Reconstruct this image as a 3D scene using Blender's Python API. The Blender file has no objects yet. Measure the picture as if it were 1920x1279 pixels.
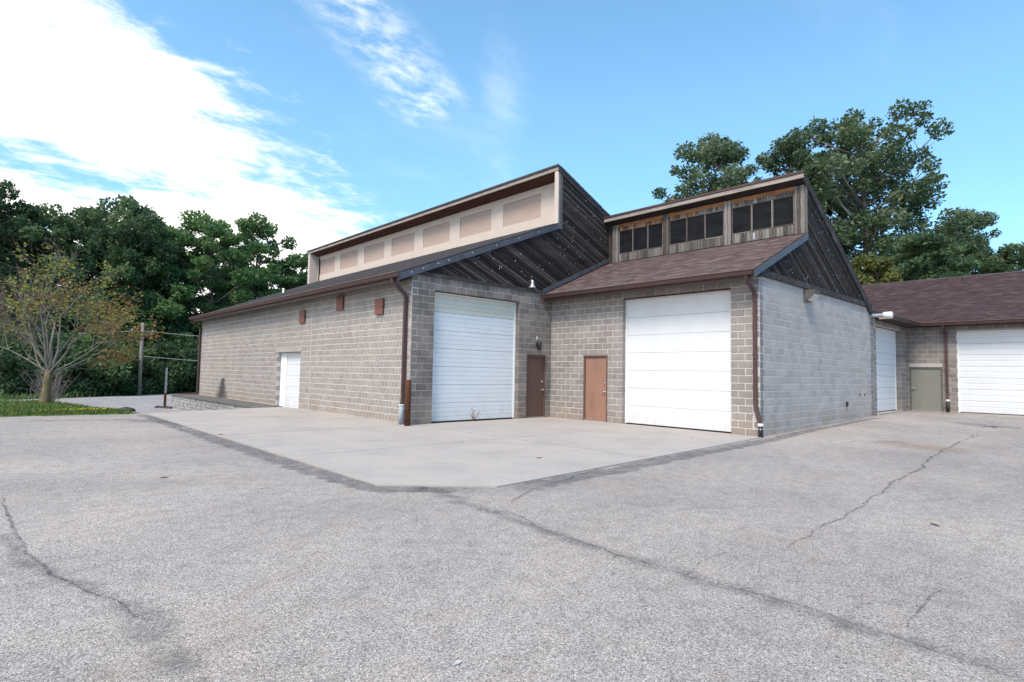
import bpy, bmesh, math, random
import numpy as np
from mathutils import Matrix, Vector

random.seed(11); RNG = np.random.default_rng(11)
R_ = math.radians
scene = bpy.context.scene

# ------------------------------------------------------------------ camera
CAM = (-15.2271, -6.6362, 1.5696); YAW, PIT, ROL, FPX = .8223, .0569, .0181, 1067.67
_F = Vector((math.cos(YAW)*math.cos(PIT), math.sin(YAW)*math.cos(PIT), math.sin(PIT)))
_Rv = Vector((math.sin(YAW), -math.cos(YAW), 0)); _Uv = _Rv.cross(_F)
_R = _Rv*math.cos(ROL) + _Uv*math.sin(ROL); _U = -_Rv*math.sin(ROL) + _Uv*math.cos(ROL)
cd = bpy.data.cameras.new('camera'); cam = bpy.data.objects.new('camera', cd)
scene.collection.objects.link(cam)
m = Matrix.Identity(4)
for i, v in enumerate((_R, _U, -_F)):
    for k in range(3): m[k][i] = v[k]
m.translation = CAM
cam.matrix_world = m
cd.sensor_width = 36; cd.lens = 36*FPX/1920; cd.clip_end = 3000; cd.clip_start = .05
scene.camera = cam

def ray(px, py):
    return (_F + _R*((px-960)/FPX) - _U*((py-639.5)/FPX))
def at(px, py, z=0.0):                      # pixel -> point on a level at height z
    v = ray(px, py); t = (z-CAM[2])/v.z
    return Vector(CAM) + v*t
def far(px, depth, z=0.0):                  # column of the photo -> ground point that far ahead
    v = _F + _R*((px-960)/FPX); v.z = 0; v = v/ (v.dot(Vector((_F.x, _F.y, 0)).normalized()))
    p = Vector(CAM) + v*depth; p.z = z; return p

# ------------------------------------------------------------------ sun, sky, exposure
SUN_EL, SUN_AZ = R_(54), math.atan2(-.36, -1.0)         # light from the left, square on to the long walls
sd = bpy.data.lights.new('sun', 'SUN'); sd.energy = 1.5; sd.angle = R_(22); sd.color = (1, .88, .74)
so = bpy.data.objects.new('sun', sd); scene.collection.objects.link(so)
sv = Vector((math.cos(SUN_AZ)*math.cos(SUN_EL), math.sin(SUN_AZ)*math.cos(SUN_EL), math.sin(SUN_EL)))
so.rotation_euler = sv.to_track_quat('Z', 'Y').to_euler(); so.location = (-30, -5, 30)

world = bpy.data.worlds.new('World'); scene.world = world; world.use_nodes = True
wn, wl = world.node_tree.nodes, world.node_tree.links
wn.clear()
def W(t, **k):
    n = wn.new(t)
    for a, b in k.items(): setattr(n, a, b)
    return n
sky = W('ShaderNodeTexSky', sky_type='NISHITA', sun_disc=False, sun_elevation=SUN_EL,
        sun_rotation=math.pi/2 - SUN_AZ, altitude=100, air_density=1.0, dust_density=.3, ozone_density=1.4)
tc = W('ShaderNodeTexCoord')
def wmath(op, a, b=None, c=None):
    n = W('ShaderNodeMath', operation=op)
    for i, v in enumerate((a, b, c)):
        if v is None: continue
        if isinstance(v, (int, float)): n.inputs[i].default_value = v
        else: wl.new(v, n.inputs[i])
    return n.outputs[0]
def wdot(vec):
    n = W('ShaderNodeVectorMath', operation='DOT_PRODUCT'); wl.new(tc.outputs['Generated'], n.inputs[0])
    n.inputs[1].default_value = vec; return n.outputs['Value']
def wrange(v, a, b, c=0, d=1):
    n = W('ShaderNodeMapRange', interpolation_type='SMOOTHSTEP'); wl.new(v, n.inputs[0])
    for i, q in enumerate((a, b, c, d)): n.inputs[i+1].default_value = q
    return n.outputs[0]
sep = W('ShaderNodeSeparateXYZ'); wl.new(tc.outputs['Generated'], sep.inputs[0])
zc = wmath('ADD', wmath('MAXIMUM', sep.outputs[2], 0.0), .16)
cmb = W('ShaderNodeCombineXYZ')
wl.new(wmath('DIVIDE', sep.outputs[0], zc), cmb.inputs[0]); wl.new(wmath('DIVIDE', sep.outputs[1], zc), cmb.inputs[1])
def wnoise(scale, detail, rough, loc=(0, 0, 0), rot=0, sc=(1, 1, 1), dist=0.0):
    mp = W('ShaderNodeMapping'); wl.new(cmb.outputs[0], mp.inputs[0])
    mp.inputs['Location'].default_value = loc; mp.inputs['Rotation'].default_value = (0, 0, rot); mp.inputs['Scale'].default_value = sc
    n = W('ShaderNodeTexNoise'); wl.new(mp.outputs[0], n.inputs[0])
    n.inputs['Scale'].default_value = scale; n.inputs['Detail'].default_value = detail
    n.inputs['Roughness'].default_value = rough; n.inputs['Distortion'].default_value = dist
    return n.outputs[0]
def circ(p0, p1):
    a, b = ray(*p0).normalized(), ray(*p1).normalized(); return a.cross(b).normalized()
# a bank of cloud over the left half of the sky, a streak and a faint wisp over the blue
n1 = circ((225, 20), (675, 412))
if n1.dot(ray(0, 300).normalized()) < 0: n1 = -n1
big = wnoise(1.15, 7, .62, (3.1, 1.7, 0), .3, (1, 1.5, 1), .4)
fine = wnoise(5.5, 6, .65, (7, 2, 0), .9, (1, 1.8, 1), .3)
s1 = wmath('ADD', wdot(n1), wmath('MULTIPLY', wmath('SUBTRACT', big, .5), .22))
s1 = wmath('ADD', s1, wmath('MULTIPLY', wmath('SUBTRACT', fine, .5), .26))
bank = wrange(s1, -.035, .10)
holes = wmath('ADD', wmath('MULTIPLY', wnoise(1.7, 6, .6, (1.3, 8.2, 0), .5, (1, 1.6, 1)), .75), wmath('MULTIPLY', fine, .25))
bank = wmath('MULTIPLY', bank, wrange(holes, .35, .50))
n2 = circ((610, -40), (835, 250)); along = circ((500, 330), (1100, 180))
if along.dot(ray(620, 0).normalized()) < 0: along = -along
sx = wmath('ABSOLUTE', wmath('ADD', wdot(n2), wmath('MULTIPLY', wmath('SUBTRACT', big, .5), .10)))
fleck = wnoise(13, 5, .62, (2, 5, 0), .6, (1, 1.7, 1), .2)
streak = wmath('MULTIPLY', wrange(sx, .075, .012), wrange(wdot(along), .0, .05))
streak = wmath('MULTIPLY', streak, wmath('MULTIPLY', wrange(wmath('ADD', wmath('MULTIPLY', fleck, .6), wmath('MULTIPLY', fine, .4)), .38, .70), .55))
n3 = circ((965, 20), (938, 240))
wisp = wmath('MULTIPLY', wrange(wmath('ABSOLUTE', wmath('ADD', wdot(n3), wmath('MULTIPLY', wmath('SUBTRACT', fine, .5), .08))), .055, .0),
             wmath('MULTIPLY', wrange(big, .38, .62), .18))
veil = wmath('MULTIPLY', wrange(wnoise(.8, 5, .6, (9, 4, 0), 1.0, (1, 2.2, 1)),   .56, .82), .12)
cl = wmath('MAXIMUM', wmath('MAXIMUM', bank, streak), wmath('MAXIMUM', wisp, veil))
cl = wmath('MULTIPLY', cl, wrange(sep.outputs[2], -.01, .05))
hs = W('ShaderNodeHueSaturation'); wl.new(sky.outputs[0], hs.inputs['Color'])
hs.inputs['Hue'].default_value = .485; hs.inputs['Saturation'].default_value = 1.12; hs.inputs['Value'].default_value = .67
SKY_S, SKY_V = .15, 1.0
hz = W('ShaderNodeMixRGB', blend_type='MULTIPLY'); hz.inputs[0].default_value = 1; wl.new(hs.outputs[0], hz.inputs[1])
hr = W('ShaderNodeValToRGB'); wl.new(sep.outputs[2], hr.inputs[0]); hr.color_ramp.elements[0].color = (.46, .60, .80, 1); hr.color_ramp.elements[1].color = (1, 1, 1, 1); hr.color_ramp.elements[1].position = .42
wl.new(hr.outputs[0], hz.inputs[2])
mixc = W('ShaderNodeMixRGB'); wl.new(cl, mixc.inputs[0]); wl.new(hz.outputs[0], mixc.inputs[1])
mixc.inputs[2].default_value = (3.7, 3.6, 3.45, 1)
bg = W('ShaderNodeBackground'); wl.new(mixc.outputs[0], bg.inputs[0]); bg.inputs[1].default_value = SKY_S
wo = W('ShaderNodeOutputWorld'); wl.new(bg.outputs[0], wo.inputs[0])

vs = scene.view_settings
vs.view_transform = 'Standard'; vs.look = 'None'; vs.gamma = 1; vs.use_curve_mapping = False
vs.exposure = 1.60
scene.render.engine = 'CYCLES'
scene.cycles.max_bounces = 6; scene.cycles.transparent_max_bounces = 12
scene.cycles.use_denoising = True

# ------------------------------------------------------------------ helpers
COL = scene.collection
def tag(o, label=None, cat=None, group=None, kind=None):
    if label: o['label'] = label
    if cat: o['category'] = cat
    if group: o['group'] = group
    if kind: o['kind'] = kind
    return o
def empty(name, loc, label, cat, group=None):
    o = bpy.data.objects.new(name, None); COL.objects.link(o); o.location = loc; o.empty_display_size = .2
    return tag(o, label, cat, group)
def adopt(o, parent):
    if parent is not None:
        o.parent = parent
        o.matrix_parent_inverse = WORLD[parent.name].inverted()
WORLD = {}
def link(name, me, mat=None, parent=None, mw=None):
    o = bpy.data.objects.new(name, me); COL.objects.link(o)
    if mat is not None and not me.materials: me.materials.append(mat)
    mw = mw if mw is not None else Matrix.Identity(4)
    if parent is not None:
        o.parent = parent
        pw = WORLD.get(parent.name)
        if pw is None: pw = Matrix.Translation(parent.location)
        o.matrix_parent_inverse = pw.inverted()
    o.matrix_basis = mw
    WORLD[o.name] = mw.copy()
    return o
class MB:
    """collects solid pieces of one part"""
    def __init__(s): s.v, s.f, s.t, s.sm = [], [], [], []
    def add(s, vs, fs, tint=.5, smooth=False):
        b = len(s.v); s.v += [tuple(v) for v in vs]; s.f += [tuple(i+b for i in f) for f in fs]
        s.t += [tint]*len(fs); s.sm += [smooth]*len(fs); return s
    def box(s, a, b, tint=.5):
        x0, y0, z0 = [min(p, q) for p, q in zip(a, b)]; x1, y1, z1 = [max(p, q) for p, q in zip(a, b)]
        return s.add([(x0,y0,z0),(x1,y0,z0),(x1,y1,z0),(x0,y1,z0),(x0,y0,z1),(x1,y0,z1),(x1,y1,z1),(x0,y1,z1)],
              [(0,3,2,1),(4,5,6,7),(0,1,5,4),(1,2,6,5),(2,3,7,6),(3,0,4,7)], tint)
    def prism(s, pts, axis, a, b, tint=.5):
        """polygon pts (2D, the two other axes in order) extruded along axis from a to b"""
        n = len(pts); vs = []
        for c in (a, b):
            for p in pts:
                q = list(p); q.insert(axis, c); vs.append(q)
        fs = [tuple(range(n))[::-1], tuple(range(n, 2*n))] + [(i, (i+1) % n, n+(i+1) % n, n+i) for i in range(n)]
        return s.add(vs, fs, tint)
    def tube(s, pts, rad, n=8, rect=None, smooth=True, tint=.5, cap=True):
        pts = [Vector(p) for p in pts]; k = len(pts)
        if not isinstance(rad, (list, tuple)): rad = [rad]*k
        vs = []; 
        d0 = (pts[1]-pts[0]).normalized(); up = Vector((0,0,1)) if abs(d0.z) < .9 else Vector((1,0,0))
        for i in range(k):
            d = (pts[min(i+1,k-1)]-pts[max(i-1,0)]).normalized()
            x = d.cross(up); x = x.normalized() if x.length > 1e-5 else Vector((1,0,0)); y = x.cross(d).normalized(); up = y if abs(d.dot(y)) < .99 else up
            if rect:
                for (a, b) in ((-1,-1),(1,-1),(1,1),(-1,1)): vs.append(pts[i]+x*a*rect[0]/2+y*b*rect[1]/2)
            else:
                for j in range(n):
                    an = 2*math.pi*j/n; vs.append(pts[i]+(x*math.cos(an)+y*math.sin(an))*rad[i])
        n = 4 if rect else n
        fs = [(i*n+j, i*n+(j+1) % n, (i+1)*n+(j+1) % n, (i+1)*n+j) for i in range(k-1) for j in range(n)]
        if cap: fs += [tuple(range(n))[::-1], tuple(range((k-1)*n, k*n))]
        return s.add(vs, fs, tint, smooth and not rect)
    def lathe(s, prof, c, n=16, tint=.5, axis='z', smooth=True):
        vs = []
        for r, z in prof:
            for j in range(n):
                a = 2*math.pi*j/n; p = (r*math.cos(a), r*math.sin(a), z)
                if axis == 'y': p = (p[0], p[2], p[1])
                if axis == 'x': p = (p[2], p[0], p[1])
                vs.append((c[0]+p[0], c[1]+p[1], c[2]+p[2]))
        k = len(prof)
        fs = [(i*n+j, i*n+(j+1) % n, (i+1)*n+(j+1) % n, (i+1)*n+j) for i in range(k-1) for j in range(n)]
        fs += [tuple(range(n))[::-1], tuple(range((k-1)*n, k*n))]
        return s.add(vs, fs, tint, smooth)
    def mesh(s, name):
        me = bpy.data.meshes.new(name); me.from_pydata(s.v, [], s.f); 
        a = me.attributes.new('tint', 'FLOAT', 'FACE'); a.data.foreach_set('value', s.t)
        me.polygons.foreach_set('use_smooth', s.sm)
        bm = bmesh.new(); bm.from_mesh(me); bmesh.ops.recalc_face_normals(bm, faces=bm.faces); bm.to_mesh(me); bm.free()
        return me
    def build(s, name, mat, parent=None, mw=None): return link(name, s.mesh(name), mat, parent, mw)
def np_mesh(name, V, Q, tint=None, mat=None):
    """V (n,3) floats, Q (m,k) ints: fast mesh"""
    me = bpy.data.meshes.new(name); V = np.asarray(V, np.float32); Q = np.asarray(Q, np.int32); k = Q.shape[1]
    me.vertices.add(len(V)); me.vertices.foreach_set('co', V.ravel())
    me.loops.add(Q.size); me.loops.foreach_set('vertex_index', Q.ravel())
    me.polygons.add(len(Q)); me.polygons.foreach_set('loop_start', np.arange(0, Q.size, k, dtype=np.int32))
    me.polygons.foreach_set('loop_total', np.full(len(Q), k, np.int32))
    me.update(calc_edges=True); me.validate()
    if tint is not None:
        a = me.attributes.new('tint', 'FLOAT', 'FACE'); a.data.foreach_set('value', np.asarray(tint, np.float32))
    if mat: me.materials.append(mat)
    return me

# ------------------------------------------------------------------ materials
class Mat:
    def __init__(s, name, rough=.8, spec=.3, metal=0.0):
        s.m = bpy.data.materials.new(name); s.m.use_nodes = True; s.nt = s.m.node_tree; s.n = s.nt.nodes; s.l = s.nt.links
        s.b = s.n['Principled BSDF']; s.b.inputs['Roughness'].default_value = rough
        s.b.inputs['Specular IOR Level'].default_value = spec; s.b.inputs['Metallic'].default_value = metal
        s.tc = s.n.new('ShaderNodeTexCoord'); s.obj = s.tc.outputs['Object']; s.gen = s.tc.outputs['Generated']
        g = s.n.new('ShaderNodeNewGeometry'); s.pos = g.outputs['Position']; s.island = g.outputs['Random Per Island']
    def node(s, t, **k):
        n = s.n.new(t)
        for a, b in k.items(): setattr(n, a, b)
        return n
    def set(s, sock, v):
        if isinstance(v, (int, float)): sock.default_value = v
        elif isinstance(v, (tuple, list)): sock.default_value = tuple(v) + ((1,) if len(v) == 3 and sock.type == 'RGBA' else ())
        else: s.l.new(v, sock)
    def math(s, op, a, b=0.0, c=None, clamp=False):
        n = s.node('ShaderNodeMath', operation=op, use_clamp=clamp); s.set(n.inputs[0], a); s.set(n.inputs[1], b)
        if c is not None: s.set(n.inputs[2], c)
        return n.outputs[0]
    def noise(s, scale, detail=4, rough=.55, vec=None, sc=None, rot=None, dist=0):
        v = vec if vec is not None else s.pos
        if sc or rot:
            mp = s.node('ShaderNodeMapping'); s.l.new(v, mp.inputs[0])
            if rot: mp.inputs['Rotation'].default_value = rot
            if sc: mp.inputs['Scale'].default_value = sc
            v = mp.outputs[0]
        n = s.node('ShaderNodeTexNoise'); s.l.new(v, n.inputs[0])
        n.inputs['Scale'].default_value = scale; n.inputs['Detail'].default_value = detail; n.inputs['Roughness'].default_value = rough
        n.inputs['Distortion'].default_value = dist
        return n.outputs[0]
    def voro(s, scale, feature='F1', out='Distance', vec=None):
        n = s.node('ShaderNodeTexVoronoi', feature=feature); s.l.new(vec if vec is not None else s.pos, n.inputs['Vector'])
        n.inputs['Scale'].default_value = scale; return n.outputs[out]
    def ramp(s, v, *stops, mode='LINEAR'):
        n = s.node('ShaderNodeValToRGB'); n.color_ramp.interpolation = mode; e = n.color_ramp.elements
        while len(e) < len(stops): e.new(.5)
        for i, (p, c) in enumerate(stops):
            e[i].position = p; e[i].color = tuple(c) + (1,) if not isinstance(c, (int, float)) else (c, c, c, 1)
        s.l.new(v, n.inputs[0]); return n.outputs[0]
    def rng(s, v, a, b, c=0.0, d=1.0):
        n = s.node('ShaderNodeMapRange', interpolation_type='SMOOTHSTEP'); s.set(n.inputs[0], v)
        for i, q in enumerate((a, b, c, d)): n.inputs[i+1].default_value = q
        return n.outputs[0]
    def mix(s, f, a, b, mode='MIX'):
        n = s.node('ShaderNodeMixRGB', blend_type=mode); s.set(n.inputs[0], f); s.set(n.inputs[1], a); s.set(n.inputs[2], b); return n.outputs[0]
    def attr(s, name='tint'):
        return s.node('ShaderNodeAttribute', attribute_name=name).outputs['Fac']
    def objrand(s): return s.node('ShaderNodeObjectInfo').outputs['Random']
    def rand(s): return s.math('FRACT', s.math('ADD', s.island, s.objrand()))
    def color(s, c): s.set(s.b.inputs['Base Color'], c); return s
    def bump(s, h, strength=.4, dist=.01):
        n = s.node('ShaderNodeBump'); n.inputs['Strength'].default_value = strength; n.inputs['Distance'].default_value = dist
        s.l.new(h, n.inputs['Height']); s.l.new(n.outputs[0], s.b.inputs['Normal']); return s
def vmul(c, k): return tuple(x*k for x in c)
M = {}
def block_mat(name, col, var=.16, rough_bump=.5, grime=.25, fine=60):
    q = Mat(name, .92, .15)
    r = q.rand()
    c = q.mix(1, col, q.ramp(r, (0, 1-var), (.5, 1), (.85, 1+var*.6), (1, 1-var*1.4)), 'MULTIPLY')
    tone = q.noise(1.4, 5, .6)
    c = q.mix(1, c, q.ramp(tone, (.28, (1-grime, 1-grime, 1-grime)), (.6, (1.0, 1.0, 1.0)), (.8, (1.06, 1.03, 1.0))), 'MULTIPLY')
    gr = q.noise(fine, 3, .6)
    c = q.mix(1, c, q.ramp(gr, (.3, .78), (.55, 1.0), (.75, 1.16)), 'MULTIPLY')
    st = q.noise(2.2, 5, .62, sc=(3.5, 3.5, .35))                 # run marks down the wall
    c = q.mix(q.rng(st, .56, .78, 0, grime*1.3), c, vmul(col, .5))
    sz_ = q.node('ShaderNodeSeparateXYZ'); q.l.new(q.pos, sz_.inputs[0])     # splash and rust along the foot of the wall
    c = q.mix(q.math('MULTIPLY', q.rng(sz_.outputs[2], .85, .05), q.rng(q.noise(1.8, 5, .65), .36, .66, .1, .6)), c, (.30, .225, .165))
    q.color(c); q.bump(q.noise(fine*.55, 5, .65), rough_bump, .012); M[name] = q.m
block_mat('split_block', (.345, .315, .292), .09, .9, .14, 30)
block_mat('tan_block', (.325, .295, .272), .10, .5, .25, 55)
block_mat('grey_block', (.245, .212, .190), .20, .3, .48, 80)
block_mat('side_block', (.435, .40, .378), .10, .25, .16, 80)
block_mat('rear_block', (.28, .25, .23), .20, .3, .28, 80)
block_mat('quoin_block', (.26, .255, .26), .2, .6, .25, 45)
def simple(name, col, rough=.6, spec=.4, metal=0, var=.12, nscale=8, bump=0, sc=None, dirt=None):
    q = Mat(name, rough, spec, metal)
    c = q.mix(1, col, q.ramp(q.noise(nscale, 5, .6, sc=sc), (.3, 1-var), (.7, 1+var)), 'MULTIPLY')
    if dirt: c = q.mix(q.rng(q.noise(1.7, 6, .65, sc=(1, 1, .5)), .5, .8, 0, dirt[1]), c, dirt[0])
    q.color(c)
    if bump: q.bump(q.noise(nscale*4, 4, .6, sc=sc), bump, .006)
    M[name] = q.m
simple('mortar_light', (.52, .49, .465), .95, .1, 0, .14, 12, .3)
simple('mortar_grey', (.42, .39, .375), .95, .1, 0, .14, 12, .3)
simple('mortar_side', (.535, .50, .475), .95, .1, 0, .12, 12, .3)
q = Mat('white_door', .42, .4)
c = q.mix(1, (.68, .695, .71), q.ramp(q.noise(1.6, 5, .6), (.3, .95), (.7, 1.02)), 'MULTIPLY')
szz = q.node('ShaderNodeSeparateXYZ'); q.l.new(q.pos, szz.inputs[0])
c = q.mix(q.math('MULTIPLY', q.rng(szz.outputs[2], .75, .02), q.rng(q.noise(5, 6, .7, sc=(1, 1, .5)), .38, .7, .03, .38)), c, (.42, .39, .34))
c = q.mix(q.rng(q.noise(2.5, 6, .7, sc=(4, 4, .35)), .56, .8, 0, .30), c, (.50, .48, .43))
q.color(c); M['white_door'] = q.m
simple('white_trim', (.80, .80, .78), .5, .4, 0, .05, 5, 0, None, ((.5, .48, .44), .35))
simple('stained_top', (.60, .585, .50), .5, .4, 0, .06, 4, 0, None, ((.42, .39, .30), .4))
simple('brown_metal', (.070, .038, .034), .5, .4, 0, .12, 5, 0, None, ((.11, .075, .07), .4))
simple('brown_edge', (.23, .165, .145), .45, .5, 0, .1, 5)
simple('tan_stucco', (.55, .475, .42), .9, .15, 0, .05, 3, .1, None, ((.50, .42, .37), .35))
simple('tan_panel', (.43, .335, .285), .85, .15, 0, .07, 3, .1, (.4, .4, 3), ((.46, .35, .28), .3))
simple('flashing', (.085, .09, .105), .55, .4, .2, .25, 3, .1)
simple('dark_trim', (.05, .046, .046), .85, .15, 0, .5, 6, .4, (1, 1, 6), ((.2, .19, .185), .55))
simple('pale_fascia', (.33, .29, .26), .85, .15, 0, .25, 5, .3, (1, .35, 3), ((.16, .13, .115), .8))
simple('roof_edge', (.07, .06, .065), .85, .2, 0, .2, 6)
simple('soffit_wood', (.085, .036, .026), .8, .2, 0, .35, 3, .3, (5, .4, 5), ((.15, .07, .045), .6))
simple('dark_soffit', (.05, .042, .038), .85, .15, 0, .3, 3, .2)
simple('rust_wood', (.29, .135, .062), .85, .15, 0, .35, 5, .3, (1, .5, 4), ((.09, .06, .045), .8))
simple('brown_door', (.105, .060, .047), .5, .4, 0, .08, 3, 0, None, ((.07, .045, .038), .6))
simple('tan_door', (.30, .165, .115), .5, .4, 0, .06, 3, 0, None, ((.175, .098, .075), .75))
simple('door_frame', (.125, .072, .058), .5, .4, 0, .1, 5)
simple('grey_door', (.205, .205, .175), .55, .4, 0, .05, 2, 0, None, ((.17, .17, .15), .4))
simple('grey_frame', (.12, .12, .105), .55, .4, 0, .1, 5)
simple('steel', (.55, .55, .55), .35, .5, .9, .06, 8)
simple('galvanised', (.42, .45, .48), .5, .5, .5, .12, 8)
simple('pvc_grey', (.30, .34, .38), .5, .4, 0, .15, 6, 0, None, ((.11, .12, .13), .85))
simple('black_plastic', (.016, .016, .017), .5, .4, 0, .2, 8)
simple('white_plastic', (.78, .78, .77), .45, .4, 0, .05, 8)
simple('rust', (.105, .046, .027), .85, .2, 0, .35, 9, .5, None, ((.035, .02, .017), .85))
simple('red_vent', (.20, .085, .066), .6, .3, 0, .12, 9, 0, None, ((.16, .07, .055), .5))
simple('lamp_black', (.022, .022, .024), .4, .5, 0, .2, 8)
simple('lamp_bronze', (.10, .095, .09), .5, .4, 0, .15, 8)
simple('lamp_glass', (.55, .56, .56), .2, .5, 0, .08, 6)
simple('stone', (.31, .31, .30), .95, .15, 0, .35, 7, .6)
simple('walk_slab', (.135, .13, .125), .95, .15, 0, .3, 2.5, .4, None, ((.07, .065, .06), .7))
simple('bark', (.135, .11, .088), .95, .1, 0, .35, 14, .8, (1, 1, .25))
simple('pale_bark', (.30, .275, .245), .95, .1, 0, .25, 9, .6, (1, 1, .3))
simple('maple_bark', (.19, .17, .148), .95, .1, 0, .3, 9, .6, (1, 1, .3))
simple('moss_bark', (.155, .125, .07), .95, .1, 0, .35, 9, .9, (1, 1, .35), ((.18, .155, .04), .6))
simple('twig', (.20, .175, .16), .95, .1, 0, .2, 9)
simple('pole_wood', (.24, .205, .175), .9, .15, 0, .2, 6, .3, (1, 1, .2))
simple('wire', (.03, .03, .032), .6, .3)
simple('silver_wire', (.45, .46, .47), .5, .4, .4)
simple('timber', (.42, .33, .25), .85, .2, 0, .15, 9, .2, (1, 1, 4))
simple('dry_weed', (.22, .12, .07), .9, .1, 0, .3, 20)
simple('litter', (.15, .095, .055), .9, .1, 0, .3, 20)
simple('dark_rock', (.07, .06, .06), .9, .1, 0, .4, 20, .5)
simple('pale_rock', (.5, .48, .46), .9, .1, 0, .2, 20, .5)

def wood_mat(name, dark, mid, pale, flecks=0.0):
    q = Mat(name, .9, .15)
    g = q.noise(2.2, 7, .68, vec=q.obj, sc=(.8, 16, 16))
    g2 = q.noise(9, 4, .6, vec=q.obj, sc=(.5, 30, 30))
    r = q.rand()
    v = q.math('ADD', q.math('MULTIPLY', g, .62), q.math('MULTIPLY', g2, .38))
    v = q.math('ADD', v, q.math('MULTIPLY', q.math('SUBTRACT', r, .5), .26))
    c = q.ramp(v, (.30, dark), (.52, mid), (.74, pale))
    if flecks:
        d = q.voro(5.5, vec=q.pos); gate = q.rng(q.noise(1.3, 3, .6), .42, .6); c = q.mix(q.math('MULTIPLY', q.math('MULTIPLY', q.rng(d, .15, .09), gate), flecks), c, (.60, .59, .58))
        st = q.noise(3.0, 5, .7, vec=q.obj, sc=(.35, 22, 22)); c = q.mix(q.rng(st, .62, .70, 0, .55), c, (.33, .31, .30))
    q.color(c); q.bump(v, .6, .008); M[name] = q.m
wood_mat('gable_wood', (.010, .008, .008), (.032, .025, .024), (.125, .108, .102), .85)
wood_mat('grey_wood', (.035, .029, .027), (.145, .13, .12), (.34, .32, .305))
wood_mat('stained_wood', (.06, .03, .02), (.21, .11, .06), (.38, .28, .21))

q = Mat('black_sheet', .75, .12)
w = q.noise(1.5, 2, .45, sc=(1, 1, 2.0), dist=.6)
q.color(q.ramp(w, (.3, (.007, .008, .010)), (.7, (.014, .015, .018)))); q.bump(w, .5, .10); M['black_sheet'] = q.m

def shingle_mat(name, a, b, c_, streak):
    q = Mat(name, .95, .15)
    r = q.attr()
    c = q.ramp(r, (0, a), (.5, b), (1, c_))
    c = q.mix(1, c, q.ramp(q.noise(90, 3, .6), (.3, .72), (.7, 1.25)), 'MULTIPLY')
    c = q.mix(q.rng(q.noise(1.0, 5, .6), .42, .75, 0, .55), c, streak)
    q.color(c); q.bump(q.noise(140, 3, .6), .4, .006); M[name] = q.m
shingle_mat('shingle_slate', (.050, .050, .057), (.075, .073, .080), (.115, .108, .112), (.045, .043, .050))
shingle_mat('shingle_red', (.068, .045, .045), (.115, .080, .078), (.200, .160, .157), (.112, .095, .096))
shingle_mat('shingle_brown', (.042, .028, .031), (.064, .043, .047), (.105, .078, .080), (.048, .038, .045))

# asphalt: light worn aggregate, dark pits between the chips, faint ochre and violet patches
q = Mat('asphalt', .93, .2)
v1 = q.voro(125, out='Color'); v1d = q.voro(125)
sepv = q.node('ShaderNodeSeparateColor'); q.l.new(v1, sepv.inputs[0])
chip = q.ramp(sepv.outputs[0], (0, (.14, .133, .13)), (.2, (.33, .314, .305)), (.6, (.41, .392, .382)), (.93, (.49, .472, .458)), (1, (.68, .66, .63)))
pit = q.rng(v1d, .42, .72)
c = q.mix(q.math('MULTIPLY', pit, .5), chip, (.10, .095, .095))
ng = q.noise(38, 5, .7); c = q.mix(1, c, q.ramp(ng, (.3, .62), (.5, 1.0), (.72, 1.22)), 'MULTIPLY')
nm = q.noise(5, 6, .7); c = q.mix(1, c, q.ramp(nm, (.28, .74), (.5, 1.0), (.75, 1.12)), 'MULTIPLY')
big_ = q.noise(.33, 5, .6); c = q.mix(1, c, q.ramp(big_, (.3, (.91, .86, .845)), (.5, (1.07, 1.01, .96)), (.70, (1.21, 1.12, 1.02))), 'MULTIPLY')
och = q.noise(.55, 6, .68, sc=(1, 1.4, 1)); c = q.mix(q.rng(och, .54, .76, 0, .36), c, (.33, .245, .16))
rav = q.noise(24, 5, .75); c = q.mix(q.rng(rav, .57, .70, 0, .75), c, (.12, .113, .112))
lane = q.noise(.16, 4, .6, sc=(1, 2.2, 1)); c = q.mix(1, c, q.ramp(lane, (.3, .84), (.5, 1.0), (.7, 1.10)), 'MULTIPLY')
warm = q.noise(2.4, 5, .7); c = q.mix(q.rng(warm, .52, .78, 0, .32), c, (.36, .30, .24))
tar = q.noise(1.1, 7, .7, sc=(1.2, .8, 1)); c = q.mix(q.rng(tar, .56, .80, 0, .45), c, (.17, .163, .172))
q.color(c)
q.bump(q.math('ADD', q.math('MULTIPLY', q.math('SUBTRACT', 1.0, v1d), .6), q.math('MULTIPLY', ng, .9)), .75, .010); M['asphalt'] = q.m

def road_mat(name, col):
    q = Mat(name, .92, .2)
    c = q.mix(1, col, q.ramp(q.noise(40, 4, .7), (.3, .75), (.7, 1.2)), 'MULTIPLY')
    c = q.mix(1, c, q.ramp(q.noise(.8, 5, .6), (.3, .85), (.7, 1.1)), 'MULTIPLY'); q.color(c); q.bump(q.noise(50, 4, .6), .4, .008); M[name] = q.m
road_mat('drive_asphalt', (.30, .285, .285)); road_mat('road_asphalt', (.34, .33, .33))
q = Mat('concrete', .9, .2)
c = q.mix(1, (.39, .355, .325), q.ramp(q.noise(70, 4, .7), (.3, .86), (.7, 1.1)), 'MULTIPLY')
c = q.mix(1, c, q.ramp(q.noise(.7, 6, .65), (.3, (.84, .84, .86)), (.52, (1, 1, 1)), (.72, (1.08, 1.05, 1.02))), 'MULTIPLY')
c = q.mix(q.rng(q.noise(1.6, 7, .7, sc=(1, .5, 1)), .55, .8, 0, .45), c, (.30, .28, .265))
c = q.mix(q.rng(q.noise(3.2, 6, .75, sc=(.35, 1.6, 1)), .60, .74, 0, .4), c, (.33, .29, .245)); q.color(c); q.bump(q.noise(60, 4, .6), .25, .004); M['concrete'] = q.m
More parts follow.
